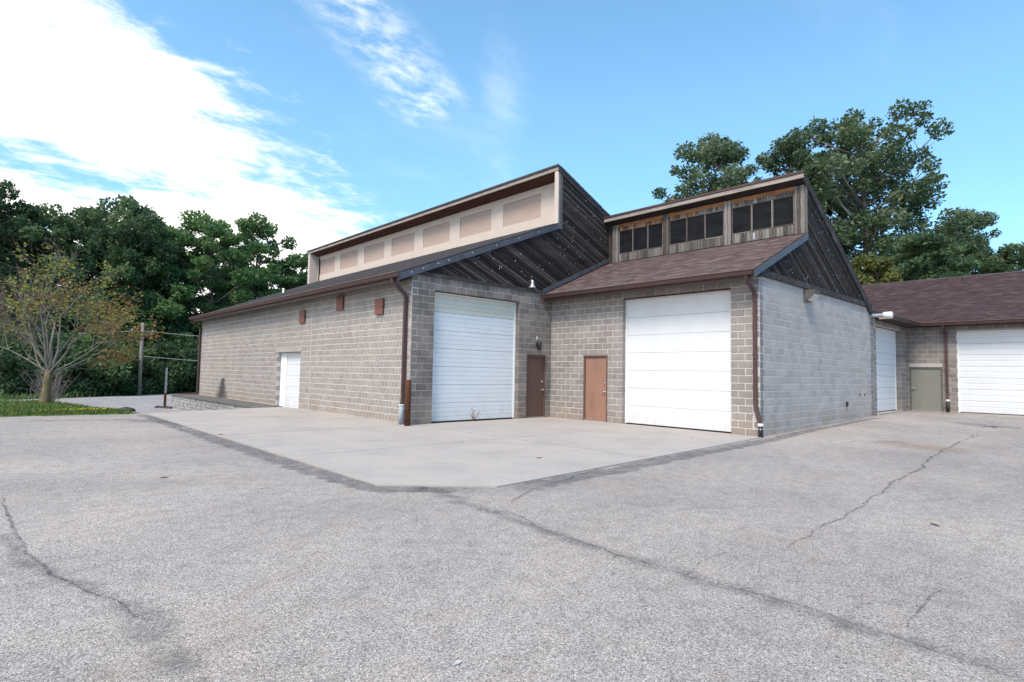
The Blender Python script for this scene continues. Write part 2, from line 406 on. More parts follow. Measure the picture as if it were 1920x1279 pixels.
def stain_mat(name, col, dens, soft, nsc, edge=.5):
    """worn dark line in the paving: fades out to its edges along u,v"""
    q = Mat(name, .9, .2); q.color(col)
    sx_ = q.node('ShaderNodeSeparateXYZ'); uv = q.node('ShaderNodeUVMap'); q.l.new(uv.outputs[0], sx_.inputs[0])
    d = q.math('ABSOLUTE', q.math('SUBTRACT', sx_.outputs[1], .5))
    prof = q.rng(d, .5, .5-soft*.5)
    endf = q.math('MULTIPLY', q.rng(sx_.outputs[0], 0, .06), q.rng(sx_.outputs[0], 1, .94))
    nz = q.math('ADD', q.math('MULTIPLY', q.noise(nsc, 6, .72), .6), q.math('MULTIPLY', q.noise(nsc*.12, 4, .6), .4))
    al = q.math('MULTIPLY', q.math('MULTIPLY', prof, endf), q.rng(nz, edge-.14, edge+.12, 0, dens))
    tr = q.node('ShaderNodeBsdfTransparent'); mx = q.node('ShaderNodeMixShader')
    q.l.new(al, mx.inputs[0]); q.l.new(tr.outputs[0], mx.inputs[1]); q.l.new(q.b.outputs[0], mx.inputs[2])
    q.l.new(mx.outputs[0], q.n['Material Output'].inputs[0]); M[name] = q.m
stain_mat('seam_stain', (.16, .152, .156), .52, 1.0, 30, .52)
stain_mat('crack_line', (.08, .076, .08), .72, .9, 34, .515)
stain_mat('edge_tar', (.17, .165, .17), .7, .5, 30, .49)
stain_mat('wall_soot', (.06, .055, .055), .75, 1.0, 9, .40)
stain_mat('rust_stain', (.36, .27, .19), .4, 1.0, 12, .45)

def leaf_mat(name, *cols, trans=.35):
    q = Mat(name, .6, .25)
    n = len(cols); c = q.ramp(q.attr(), *[(i/(n-1), cc) for i, cc in enumerate(cols)])
    c = q.mix(1, c, q.ramp(q.objrand(), (0, (.86, .88, .92)), (1, (1.1, 1.08, .96))), 'MULTIPLY')
    q.color(c); t = q.node('ShaderNodeBsdfTranslucent'); q.l.new(c, t.inputs[0])
    mx = q.node('ShaderNodeMixShader'); mx.inputs[0].default_value = trans
    q.l.new(q.b.outputs[0], mx.inputs[1]); q.l.new(t.outputs[0], mx.inputs[2]); q.l.new(mx.outputs[0], q.n['Material Output'].inputs[0]); M[name] = q.m
leaf_mat('leaf_dark', (.045, .090, .045), (.090, .152, .070), (.150, .22, .10), trans=.45)
leaf_mat('leaf_locust', (.055, .122, .050), (.105, .20, .075), (.175, .285, .11), trans=.45)
leaf_mat('leaf_cotton', (.070, .120, .060), (.122, .182, .098), (.205, .26, .165), trans=.42)
leaf_mat('leaf_yellow', (.10, .125, .035), (.15, .165, .045), (.20, .20, .06))
leaf_mat('leaf_autumn', (.16, .085, .035), (.21, .14, .045), (.20, .21, .05), (.28, .30, .08))
leaf_mat('leaf_shrub', (.020, .055, .020), (.035, .088, .030), (.060, .125, .042))
leaf_mat('grass', (.065, .115, .026), (.095, .155, .036), (.145, .195, .058), trans=.25)
leaf_mat('tall_grass', (.06, .115, .035), (.10, .165, .05), (.19, .22, .09), trans=.3)
leaf_mat('yellow_flower', (.55, .42, .02), (.6, .5, .04))
leaf_mat('grass_floor', (.035, .06, .02), (.05, .08, .025))
simple('verge', (.075, .115, .035), .95, .1, 0, .4, 3, .5, None, ((.10, .085, .045), .6))
simple('forest_floor', (.028, .036, .018), .95, .1, 0, .5, 2, .5)
simple('lawn_soil', (.085, .125, .035), .95, .1, 0, .4, 6, .5, None, ((.11, .075, .045), .8))

# ------------------------------------------------------------------ ground
def sstep(x, a, b): t = min(1, max(0, (x-a)/(b-a))); return t*t*(3-2*t)
def gz(x, y):
    z = .0165*max(0, x)*(1-sstep(y, 2, 8)) - .70*sstep(y, 16.2, 23)*max(1-sstep(x, -7.0, -6.0), sstep(y, 29.7, 30.6))
    return z
def grid(name, xs, ys, fz, mat, parent=None, keep=None):
    V = []; Q = []; nx, ny = len(xs), len(ys)
    for y in ys:
        for x in xs: V.append((x, y, fz(x, y)))
    for j in range(ny-1):
        for i in range(nx-1):
            if keep and not keep((xs[i]+xs[i+1])/2, (ys[j]+ys[j+1])/2): continue
            a = j*nx+i; Q.append((a, a+1, a+nx+1, a+nx))
    me = np_mesh(name, V, Q, mat=mat); me.polygons.foreach_set('use_smooth', [True]*len(me.polygons))
    return link(name, me, None, parent)
def lin(a, b, n): return list(np.linspace(a, b, n))
ground = grid('ground', [-1500, -400, -150]+lin(-80, 90, 30)+[180, 500, 1500], [-1500, -400, -100]+lin(-40, 140, 31)+[250, 600, 1500],
     lambda x, y: -.9 - (.5 if y > 60 else 0), M['forest_floor']); tag(ground, kind='structure')
lot = grid('asphalt_lot', lin(-60, 40, 101), lin(-45, 16.6, 78), gz, M['asphalt']); tag(lot, kind='structure')
drive = grid('driveway', lin(-60, -5, 56), lin(16.6, 52, 60), lambda x, y: gz(x, y) - .004 - .25*sstep(y, 40, 52), M['drive_asphalt']); tag(drive, kind='structure')
# road that passes beyond the driveway
ra, rb = at(-260, 765, -.8), at(372, 736.5, -.8)
rd = (rb-ra); rd.z = 0; rd.normalize(); rn = Vector((-rd.y, rd.x, 0))
def strip(name, c0, c1, w0, w1, z, mat, n=2):
    mb = MB(); vs = []
    for c in (c0, c1):
        for w in (w0, w1): p = c + rn*w; vs.append((p.x, p.y, z))
    mb.add(vs, [(0, 1, 3, 2)]); return mb.build(name, mat)
road = strip('road', ra-rd*120, ra+rd*160, -7.5, 0, -.77, M['road_asphalt']); tag(road, kind='structure')
verge = strip('verge', ra-rd*120, ra+rd*160, 0.0, 9, -.80, M['verge']); tag(verge, kind='structure')

# concrete apron with its expansion joints, a real slab edge
ap = [(-11.19, .35), (-9.97, -.73), (-.30, -.12), (-.02, -.12), (-.02, 7.63), (-6.0, 7.63), (-6.0, 17.0), (-7.05, 17.0), (-11.14, 15.75)]
apron = MB().prism(ap, 2, -.9, .022).build('concrete_apron', M['concrete']); tag(apron, kind='structure')
sv_cut = MB()
def joint(a, b, w=.012, mat='crack_line'):
    a, b = Vector(a), Vector(b); d = (b-a); n = Vector((-d.y, d.x, 0)).normalized()*w
    return [(a-n), (b-n), (b+n), (a+n)]
def ribbon(name, pts, width, mat, parent, z=None, jitter=0, n=1, lift=.004):
    """dark worn line laid along the paving; u runs along, v across"""
    P = [Vector((p[0], p[1], 0)) for p in pts]; out = []
    for i in range(len(P)-1):
        k = max(1, int((P[i+1]-P[i]).length/.12)) if jitter else 1
        for j in range(k): out.append(P[i].lerp(P[i+1], j/k))
    out.append(P[-1]); N = len(out); W_ = width if isinstance(width, (list, tuple)) else [width]*len(pts)
    V, Q, UV = [], [], []; jx = 0; jy = 0
    for i, p in enumerate(out):
        d = (out[min(i+1, N-1)]-out[max(i-1, 0)]).normalized(); nn = Vector((-d.y, d.x, 0))
        t = i/(N-1); f = t*(len(W_)-1); a = min(int(f), len(W_)-2); w = W_[a]+(W_[a+1]-W_[a])*(f-a)
        if jitter: jx = jx*.8 + random.gauss(0, jitter*1.5)
        for sgn in (-1, 1):
            e = p + nn*(jx + sgn*w/2*(1+.25*random.uniform(-1, 1)*(jitter > 0)))
            V.append((e.x, e.y, (gz(e.x, e.y) if z is None else z)+lift)); UV.append((t, (sgn+1)/2))
    for i in range(N-1): Q.append((2*i, 2*i+2, 2*i+3, 2*i+1))
    me = np_mesh(name, V, Q, mat=M[mat]); u = me.uv_layers.new(name='UVMap')
    for l in me.loops: u.data[l.index].uv = UV[l.vertex_index]
    return link(name, me, None, parent)
for a, b in (((-11.1, 7.6), (-6.02, 7.6)), ((-5.9, -.45), (-5.9, 7.6)), ((-11.1, 12.2), (-6.05, 12.2)), ((-5.9, 3.5), (-.05, 3.5)), ((-11.1, 3.5), (-5.9, 3.5))):
    ribbon('expansion_joint', [a, b], .035, 'edge_tar', apron, .022, .004, lift=.003)
G = lambda L: [at(px, py, 0.0) for px, py in L]
ribbon('crack', G([(1835, 818), (1760, 850), (1690, 900), (1650, 932), (1590, 962), (1545, 992), (1470, 1030), (1410, 1052)]), [.05, .09, .08, .05, .03], 'crack_line', lot, None, .012)
ribbon('crack', G([(1640, 936), (1720, 940), (1800, 932), (1920, 958)]), .03, 'crack_line', lot, None, .01)
ribbon('crack', G([(0, 930), (20, 985), (45, 1040), (85, 1062), (110, 1085), (160, 1110), (215, 1128), (270, 1165)]), [.03, .05, .06, .05, .03], 'crack_line', lot, None, .01)
ribbon('crack', G([(940, 955), (1010, 985), (1080, 1012), (1160, 1040), (1230, 1062)]), .05, 'crack_line', lot, None, .012)
ribbon('crack', G([(955, 945), (1000, 918), (1060, 900), (1130, 878)]), .05, 'crack_line', lot, None, .01)
ribbon('crack', G([(440, 925), (560, 905), (650, 903)]), .03, 'crack_line', lot, None, .01)
ribbon('crack', G([(1700, 1180), (1725, 1140), (1760, 1105)]), .03, 'crack_line', lot, None, .01)
ribbon('seam', G([(760, 905), (850, 935), (940, 965), (1080, 1015), (1240, 1065), (1400, 1110), (1500, 1140), (1640, 1185), (1780, 1225), (1960, 1285)]), [.25, .5, .35, .3, .34, .36, .34, .30, .28], 'seam_stain', lot, None, .01)
ribbon('crack', G([(1240, 1066), (1400, 1111), (1500, 1141), (1640, 1186), (1780, 1226), (1960, 1286)]), [.012, .022, .014, .022, .012], 'crack_line', lot, None, .012, lift=.007)
ribbon('crack', G([(1290, 1080), (1330, 1050), (1365, 1035)]), .02, 'crack_line', lot, None, .012, lift=.007)
ribbon('seam', G([(215, 1125), (270, 1160), (310, 1215), (380, 1260)]), [.25, .4, .4, .3], 'seam_stain', lot, None, .01)
ribbon('seam', G([(0, 1000), (40, 1055), (110, 1090), (215, 1130)]), [.16, .22, .2], 'seam_stain', lot, None, .01)
ribbon('tar_edge', [(-11.3, 15.6), (-11.33, 8), (-11.36, .3), (-10.05, -.95)], [.45, .55, .6, .5], 'edge_tar', lot, None, .01)
ribbon('tar_edge', [(-10.2, -.98), (-8.0, -.85), (-4, -.62), (-.2, -.42), (3, -.25), (10, -.3)], [.6, .55, .5, .45, .35, .25], 'edge_tar', lot, None, .01)
ribbon('tar_edge', G([(20, 790), (230, 787), (330, 793), (440, 812)]), [.7, 1.0, .5], 'seam_stain', lot, None, .02)
ribbon('stain', G([(1640, 828), (1720, 838), (1830, 850)]), [1.2, 2.2, 1.2], 'rust_stain', lot, None, .02)
ribbon('stain', G([(1795, 800), (1850, 808), (1920, 812)]), [1.2, 1.6, 1.2], 'seam_stain', lot, None, .02)

# ------------------------------------------------------------------ block walls
CH = .2032; BL = .4064
AX = {'x': ((0, -1, 0), (1, 0, 0)), 'y': ((1, 0, 0), (0, 1, 0))}     # face normal -x: run along -y ; face normal -y: run along +x
def frame(face, origin):
    t, i = AX[face]; m = Matrix.Identity(4)
    for r in range(3): m[r][0] = t[r]; m[r][1] = i[r]
    m.translation = origin; return m
def block_mesh(name, L, mat, depth=.22, rough=0.0, nx=3, seed=0, j=.009):
    """one block, front at y=0, chamfered arrises, mortar gap j taken off each side"""
    rg = random.Random(seed); h0, h1, l0, l1 = j[1]/2, CH-j[1]/2, j[0]/2, L-j[0]/2
    vs = []; nz = 3; e = .004 if not rough else .006
    for k in range(nz+1):
        for i in range(nx+1):
            x = l0+(l1-l0)*(i/nx if not 0 < i < nx else (.04+.92*(i-1)/(nx-2)*1.0 if nx > 2 else .5)); z = h0+(h1-h0)*(0, .07, .93, 1)[k]; edge = i in (0, nx) or k in (0, nz)
            y = e if edge else 0
            if rough: y = (e*.6+rg.uniform(0, .003)) if edge else -rg.uniform(-.35, 1)*rough*.5
            if not edge: x += rg.uniform(-.006, .006)*(rough > 0); z += rg.uniform(-.006, .006)*(rough > 0)
            vs.append((x, y, z))
    fs = [(k*(nx+1)+i, k*(nx+1)+i+1, (k+1)*(nx+1)+i+1, (k+1)*(nx+1)+i) for k in range(nz) for i in range(nx)]
    b = len(vs); vs += [(l0, depth, h0), (l1, depth, h0), (l1, depth, h1), (l0, depth, h1)]
    c00, c10, c11, c01 = 0, nx, nz*(nx+1)+nx, nz*(nx+1)
    fs += [tuple([b, b+1]+[c10-i for i in range(nx+1)]), tuple([b+2, b+3]+[c01+i for i in range(nx+1)]),
           tuple([b+3, b]+[k*(nx+1) for k in range(nz+1)]), tuple([b+1, b+2]+[(nz-k)*(nx+1)+nx for k in range(nz+1)]), (b+3, b+2, b+1, b)]
    return vs, fs
VARS = {}
def variants(style):
    if style not in VARS:
        mat, rough, L = STYLE[style]; out = []
        for s in range(6):
            v, f = block_mesh(style, L, mat, rough=rough, nx=(5 if L > .3 else 3), seed=s*7+3, j=JN.get(style, (.010, .010)))
            mb = MB(); mb.add(v, f, .5); me = mb.mesh('block_'+style); me.materials.append(M[mat]); out.append((me, v, f))
        VARS[style] = out
    return VARS[style]
JN = {'split': (.007, .022), 'split_half': (.016, .020), 'tan': (.016, .018), 'grey': (.012, .014), 'side': (.006, .014), 'rear': (.013, .015), 'quoin': (.010, .012)}
STYLE = {'split': ('split_block', .020, BL), 'split_half': ('split_block', .018, BL/2), 'tan': ('tan_block', .008, BL), 'grey': ('grey_block', 0, BL),
         'side': ('side_block', 0, BL), 'rear': ('rear_block', 0, BL), 'quoin': ('quoin_block', .010, BL)}
def wall_pieces(length, z0, courses, openings, style, phase=0.0, half=False):
    L = STYLE[style][2]; out = []
    for k in range(courses):
        za, zb = z0+k*CH, z0+(k+1)*CH; iv = [(0.0, length)]
        for (a, b, c, d) in openings:
            if c < zb-.02 and d > za+.02:
                nv = []
                for (p, r) in iv:
                    if b <= p or a >= r: nv.append((p, r)); continue
                    if a > p: nv.append((p, a))
                    if b < r: nv.append((b, r))
                iv = nv
        off = (phase + (k % 2)*L/2) % L
        for (p, r) in iv:
            s = p
            n = math.floor((p-off)/L+1e-6)+1
            while s < r-1e-6:
                e = min(r, off+n*L); n += 1
                if e-s > .03: out.append((s, e, za))
                s = e
    return out
def core(mb, fr, length, z0, z1, openings, d0=.005, d1=.21):
    """mortar body of a wall between and behind the blocks, cut out at openings"""
    xs = sorted({0, length, *[v for o in openings for v in o[:2]]}); zs = sorted({z0, z1, *[min(max(v, z0), z1) for o in openings for v in o[2:]]})
    for i in range(len(xs)-1):
        for k in range(len(zs)-1):
            cx, cz = (xs[i]+xs[i+1])/2, (zs[k]+zs[k+1])/2
            if any(o[0] < cx < o[1] and o[2] < cz < o[3] for o in openings): continue
            a = [xs[i], d0, zs[k]]; b = [xs[i+1], d1, zs[k+1]]
            ins = .010
            for o in openings:
                if o[2] < cz < o[3]:
                    if abs(a[0]-o[1]) < 1e-6: a[0] += ins
                    if abs(b[0]-o[0]) < 1e-6: b[0] -= ins
                if o[0] < cx < o[1]:
                    if abs(a[2]-o[3]) < 1e-6: a[2] += ins
            m2 = MB().box(a, b); mb.add([fr @ Vector(v) for v in m2.v], m2.f)
PENDING = {}
def wall(name, root, face, origin, length, z0, courses, openings, segs, mortar):
    """segs: list of (s0, s1, style, phase). Blocks are queued; the 300 nearest per building become parts."""
    fr = frame(face, origin); mb = MB(); core(mb, fr, length, z0-.3, z0+courses*CH, openings)
    w = mb.build(name, M[mortar], root)
    for (s0, s1, style, phase) in segs:
        op = [(max(a-s0, -1), min(b-s0, s1-s0+1), c, d) for (a, b, c, d) in openings if b > s0 and a < s1]
        for (a, b, z) in wall_pieces(s1-s0, z0, courses, op, style, phase):
            p = fr @ Vector((s0+a, 0, z)); PENDING.setdefault(root.name, []).append(((p-Vector(CAM)).length/max(.25, (b-a)/BL)**.3, w, fr, s0+a, s0+b, z, style))
    return w
def lay_blocks(root, limit=300):
    L = sorted(PENDING.get(root.name, []), key=lambda t: t[0]); rest = {}
    for i, (d, w, fr, a, b, z, style) in enumerate(L):
        me, v, f = variants(style)[random.randrange(6)]; sx = (b-a)/STYLE[style][2]
        mw = fr @ Matrix.Translation((a, 0, z)) @ Matrix.Diagonal((sx, 1, 1, 1))
        if random.random() < .5: mw = mw @ Matrix.Translation((0, random.uniform(-.0025, .0025), 0))
        if i < limit: link('block', me, None, w, mw)
        else:
            mb = rest.setdefault((w.name, style), (MB(), w))[0]; mb.add([mw @ Vector(q) for q in v], f, random.random())
    for (wn_, style), (mb, w) in rest.items():
        o = mb.build('blockwork', M[STYLE[style][0]], w); tag(o, kind='stuff')

def overhead_door(root, face, origin, w, h, sections, ribs, mat='white_door', depth=.20, groove=.022, top_mat=None, name='overhead_door', gap=0.0):
    """sectional door: every section is a panel with pressed ribs; origin = lower-left of the opening on the wall face"""
    fr = frame(face, origin)
    t = MB(); 
    for x in (0.0, w): 
        a, b = (x-.03, x+.045) if x == 0 else (x-.045, x+.03)
        t.box((a, depth-.03, 0), (b, depth+.0, h))
    t.box((.05, depth-.028, h-.05), (w-.05, depth-.002, h-.004))
    d = MB(); d.v = [fr @ Vector(v) for v in t.v]; d.f, d.t, d.sm = t.f, t.t, t.sm
    door = d.build(name, M['white_trim'], root)
    sh = (h-.06)/sections
    prof = []
    for r in range(ribs):
        a, b = r/ribs, (r+1)/ribs; g = .16 if ribs > 1 else .015
        e = groove*.55 if ribs > 1 else 0.0
        prof += [(a+.004, e if r else groove), (a+g/ribs*.5+.004, 0), (b-g/ribs*.5, 0), (b-.002, e if r < ribs-1 else groove*.6)]
    mb = MB(); n = len(prof)
    vs = [(x, y, z*sh) for x in (.03, w-.03) for (z, y) in prof]
    fs = [(i, i+1, n+i+1, n+i) for i in range(n-1)]
    b0 = len(vs); vs += [(.03, .04, 0), (.03, .04, sh), (w-.03, .04, 0), (w-.03, .04, sh)]
    fs += [(0, n, b0+2, b0), (n-1, b0+1, b0+3, 2*n-1), (b0, b0+2, b0+3, b0+1)]
    mb.add(vs, fs); me = mb.mesh('panel'); me.materials.append(M[mat])
    for s in range(sections):
        use = me
        if top_mat and s == sections-1: use = me.copy(); use.materials.clear(); use.materials.append(M[top_mat])
        link('panel', use, None, door, fr @ Matrix.Translation((0, depth+.002+random.uniform(0, .002), .012+s*sh)))
    s_ = MB().box((0.02, depth+.004, -.004), (w-.02, depth+.045, .013)); d2 = MB(); d2.add([fr @ Vector(v) for v in s_.v], s_.f); d2.build('bottom_seal', M['black_plastic'], door)
    return door
def hinged_door(root, face, origin, w, h, mat, fmat, depth=.10, knob_side=1, deadbolt=True, head=None, name='door'):
    fr = frame(face, origin)
    def put(nm, mb, mt, par):
        d = MB(); d.v = [fr @ Vector(v) for v in mb.v]; d.f, d.t, d.sm = mb.f, mb.t, mb.sm; return d.build(nm, M[mt], par)
    ft = .055
    dr = put(name, MB().box((ft+.004, depth, .03), (w-ft-.004, depth+.045, h-ft-.004)), mat, root)
    put('frame', MB().box((0, depth-.04, 0), (ft, depth+.09, h)).box((w-ft, depth-.04, 0), (w, depth+.09, h)).box((ft, depth-.04, h-ft), (w-ft, depth+.09, h)), fmat, dr)
    put('threshold', MB().box((ft, depth-.05, -.01), (w-ft, depth+.05, .026)), 'steel', dr)
    kx = w-ft-.08 if knob_side > 0 else ft+.08
    put('handle', MB().lathe([(.034, -.012), (.034, 0), (.012, 0), (.012, -.05), (.026, -.052), (.03, -.068), (.02, -.085)], (kx, depth, .98), 14, axis='y').box((kx-.10*knob_side, depth-.066, .972), (kx, depth-.054, .990)), 'steel', dr)
    if deadbolt: put('deadbolt', MB().lathe([(.036, 0), (.036, -.014), (.028, -.026)], (kx, depth, 1.27), 14, axis='y'), 'steel', dr)
    for z in (.25, 1.05, h-.3):
        x = ft if knob_side > 0 else w-ft
        put('hinge', MB().tube([(x, depth-.008, z-.05), (x, depth-.008, z+.05)], .009, 8), fmat, dr)
    if head: put('head_trim', MB().box((-.01, depth-.06, h-.02), (w+.01, depth-.042, h+.035)), head, dr)
    return dr

def downspout(root, pts, boot=None, mat='brown_metal', size=(.10, .075)):
    o = MB().tube(pts, 0, rect=size).build('downspout', M[mat], root)
    for f in (.3, .75):
        a, b = Vector(pts[-2]), Vector(pts[-1])
    return o
def gutter(root, face, origin, length, name='gutter'):
    """K-style trough hung under the eave edge; local y is back to the wall"""
    fr = frame(face, origin); prof = [(0, 0), (-.022, .065), (-.022, .085), (-.05, .120), (-.05, .135), (-.044, .135), (-.040, .12), (-.012, .085), (-.012, .062), (.006, .008), (.10, .008), (.10, .14), (.106, .14), (.106, 0)]
    mb = MB(); vs = [fr @ Vector((x, y-.0, z)) for x in (0, length) for (y, z) in prof]; n = len(prof)
    fs = [(i, (i+1) % n, n+(i+1) % n, n+i) for i in range(n)]
    mb.add(vs, fs)
    for x in (0, length):          # closed ends
        v2 = [fr @ Vector((x, y, z)) for (y, z) in ((0, 0), (-.022, .085), (-.05, .135), (.106, .14), (.106, 0))]; mb.add(v2, [(0, 1, 2, 3, 4)])
    g = mb.build(name, M['brown_metal'], root)
    e = MB().box((0, -.056, .131), (length, -.043, .141)); d = MB(); d.add([fr @ Vector(v) for v in e.v], e.f); d.build('rim', M['brown_edge'], g)
    return g

def shingles(root_part, p0, udir, vdir, ulen, vlen, mat, exp=.142, tab=.30, clip=None):
    """overlapping tabs on a slope: u along the eave, v up the slope"""
    u, v = Vector(udir).normalized(), Vector(vdir).normalized(); n = u.cross(v).normalized()
    if n.z < 0: n = -n
    V, Q, T = [], [], []; rows = int(vlen/exp)
    for r in range(rows):
        off = (r % 2)*tab/2 + random.uniform(-.03, .03); rt = random.gauss(0, .05); k = int(ulen/tab)+2
        for i in range(-1, k):
            a, b = max(0, off+i*tab), min(ulen, off+(i+1)*tab-.006)
            if b-a < .03: continue
            lf = .012+random.uniform(0, .006); q0, q1 = r*exp, min(vlen, (r+1)*exp+.01)
            base = len(V)
            for (x, y, z) in ((a, q0, lf), (b, q0, lf), (b, q1, .003), (a, q1, .003), (a, q0, 0), (b, q0, 0)):
                V.append(tuple(Vector(p0)+u*x+v*y+n*z))
            t = min(1, max(0, random.gauss(.48, .20)+rt)); 
            Q += [(base, base+1, base+2, base+3), (base+4, base+5, base+1, base)]; T += [t, t*.6]
    me = np_mesh('shingles', V, Q, T, M[mat]); o = link('shingles', me, None, root_part); tag(o, kind='stuff'); return o

def clip_poly(poly, a, b, c):      # keep a*x+b*y<=c
    out = []
    for i in range(len(poly)):
        p, q_ = poly[i], poly[(i+1) % len(poly)]; dp, dq = a*p[0]+b*p[1]-c, a*q_[0]+b*q_[1]-c
        if dp <= 0: out.append(p)
        if dp*dq < 0: t = dp/(dp-dq); out.append((p[0]+(q_[0]-p[0])*t, p[1]+(q_[1]-p[1])*t))
    return out
def gable_boards(part, poly, yface, slope, w=.112, mat='gable_wood', gap=.006):
    """sloping boards over the x-z polygon, face at y=yface looking to -y; each board is its own piece"""
    an = math.atan(slope); ca, sa = math.cos(an), math.sin(an)
    loc = [(x*ca+z*sa, -x*sa+z*ca) for x, z in poly]; lo, hi = min(p[1] for p in loc), max(p[1] for p in loc); k = 0; y = lo
    while y < hi:
        ww = w*random.uniform(.9, 1.1); pc = clip_poly(clip_poly(loc, 0, -1, -(y+gap/2)), 0, 1, y+ww-gap/2)
        if len(pc) >= 3 and max(p[0] for p in pc)-min(p[0] for p in pc) > .05:
            cx, cy = sum(p[0] for p in pc)/len(pc), sum(p[1] for p in pc)/len(pc)
            mb = MB(); pts = [(p[0]-cx, p[1]-cy) for p in pc]; off = random.uniform(0, .010)
            n = len(pts); tilt = .012
            vs = [(x_, -.012-off-(tilt*(-yy)/w if True else 0), yy) for x_, yy in pts] + [(x_, .02, yy) for x_, yy in pts]
            fs = [tuple(range(n)), tuple(range(n, 2*n))[::-1]] + [(i, (i+1) % n, n+(i+1) % n, n+i) for i in range(n)]
            mb.add(vs, fs)
            m = Matrix.Translation((cx*ca-cy*sa, yface, cx*sa+cy*ca)) @ Matrix.Rotation(-an, 4, 'Y')
            mb.build('board', M[mat], part, m); k += 1
        y += ww
    return k

# ================================================================== left wing
LX, LY, LEND = -6.02, 7.652, 29.62
left = empty('block_building', (LX, LY, 0), 'long tan split-face block building wing with a cream clerestory band and dark board gable', 'building')
# side wall A: run along -y from the far corner
lenA = LEND-LY-.004; sA = lambda y: LEND-y
wA = wall('side_wall', left, 'x', (LX, LEND, 0), lenA, -.14, 22, [(sA(17.97), sA(15.55), -.5, 2.28), (sA(18.2), sA(15.42), 2.28, 2.47)],
          [(0, sA(14.58), 'split', .05), (sA(14.58), lenA, 'split_half', .0)], 'mortar_light')
MB().box((LX-.012, 15.42, 2.285), (LX+.20, 18.2, 2.468)).build('lintel', M['concrete'], wA)
MB().box((LX-.03, 18.05, -.25), (LX+.1, LEND-.02, .06)).build('footing', M['concrete'], wA)
MB().box((LX-.03, LY+.04, -.2), (LX+.1, 15.5, .075)).build('footing', M['concrete'], wA)
MB().box((LX-.016, 14.565, .08), (LX+.05, 14.60, 4.2)).build('control_joint', M['mortar_light'], wA)
# small loading door in the side wall
dA = overhead_door(left, 'x', (LX, 17.4, -.06), 1.82, 2.33, 5, 3, depth=.20)
MB().box((LX+.16, 17.4, -.06), (LX+.215, 17.95, 2.27)).build('side_panel', M['white_trim'], dA)
# front wall B
xB = lambda x: x-LX
wB = wall('front_wall', left, 'y', (LX, LY, 0), 6.05, 0, 22, [(xB(-5.207), xB(-1.62), -.5, 20*CH), (xB(-1.22), xB(-.25), -.5, 2.24)],
          [(.005, 6.05, 'grey', -.005)], 'mortar_grey')
overhead_door(left, 'y', (-5.207, LY, .03), 3.587, 20*CH-.04, 7, 4, depth=.22, top_mat='stained_top')
hinged_door(left, 'y', (-1.22, LY, .025), .97, 2.21, 'brown_door', 'door_frame', depth=.06)
lay_blocks(left)
# gable boarding
poly = [(-6.0, 4.56), (-6.05, 4.48+.408*.36), (.24, 7.03), (.24, 9.12), (10.1, 9.12-.416*9.86), (10.1, 4.56)]
gL = MB().prism([(-6.0, 4.47), (.5, 7.1), (.5, 9.0), (10.0, 9.0-.416*9.5), (10.0, 4.47)], 1, LY+.02, LY+.10).build('gable', M['dark_trim'], left)
gable_boards(gL, poly, LY-.03, -.40)
MB().box((-6.03, LY-.05, 4.47), (-.55, LY+.02, 4.575)).build('base_trim', M['dark_trim'], gL)
MB().box((.235, LY-.075, 7.0), (.33, LY-.035, 9.17)).build('corner_board', M['grey_wood'], gL)
MB().box((.335, LY-.068, 7.0), (.46, LY-.035, 9.12)).build('corner_board', M['grey_wood'], gL)
# flashing where the lower roof meets the gable
v0, v1 = Vector((-.52, LY-.075, 4.47)), Vector((3.3, LY-.075, 6.16)); d_ = Vector((0, .03, 0)); u_ = Vector((0, 0, .16))
MB().add([v0, v1, v1+u_, v0+u_, v0+d_, v1+d_, v1+u_+d_, v0+u_+d_], [(0,1,2,3), (4,7,6,5), (0,4,5,1), (1,5,6,2), (2,6,7,3), (3,7,4,0)]).build('step_flashing', M['flashing'], gL)
# front roof slope
SL = .408; ze = 4.44
def slope_slab(name, root, x0, z0, x1, z1, y0, y1, th, mat, axis=1):
    return MB().prism([(x0, z0), (x1, z1), (x1, z1-th), (x0, z0-th)], axis, y0, y1).build(name, M[mat], root)
rL = slope_slab('roof', left, LX-.49, ze, .80, ze+SL*(.8-LX+.49), LY-.06, 29.95, .10, 'roof_edge')
shingles(rL, (LX-.51, LY-.07, ze-.004), (0, 1, 0), (1, 0, SL), 22.4, math.hypot(1, SL)*(.76-LX+.49), 'shingle_slate')
MB().prism([(LX-.47, ze-.13), (LX-.005, ze-.13), (LX-.005, ze-.10), (LX-.47, ze-.10)], 1, LY-.03, 29.9).build('soffit', M['dark_soffit'], rL)
MB().box((LX-.495, LY-.05, ze-.26), (LX-.47, 29.9, ze-.02)).build('fascia', M['brown_metal'], rL)
# rake fascia with flashing
def rake(name, root, x0, z0, x1, z1, y0, y1, h, mat):
    return MB().prism([(x0, z0), (x1, z1), (x1, z1-h), (x0, z0-h)], 1, y0, y1).build(name, M[mat], root)
rk = rake('rake_board', rL, LX-.52, ze-.03, .235, ze-.03+SL*(.235-LX+.52), LY-.10, LY-.064, .20, 'flashing')
for t in (.06, .12, .2, .26, .40, .55, .7, .85):
    x = LX-.5+t*6.7; MB().lathe([(.028, 0), (.028, -.01), (.018, -.02)], (x, LY-.102, ze-.03+SL*(x-LX+.52)-.09), 8, axis='y').build('bolt', M['pvc_grey'], rk)
gutter(left, 'x', (LX-.60, 29.93, 4.30), 22.40)
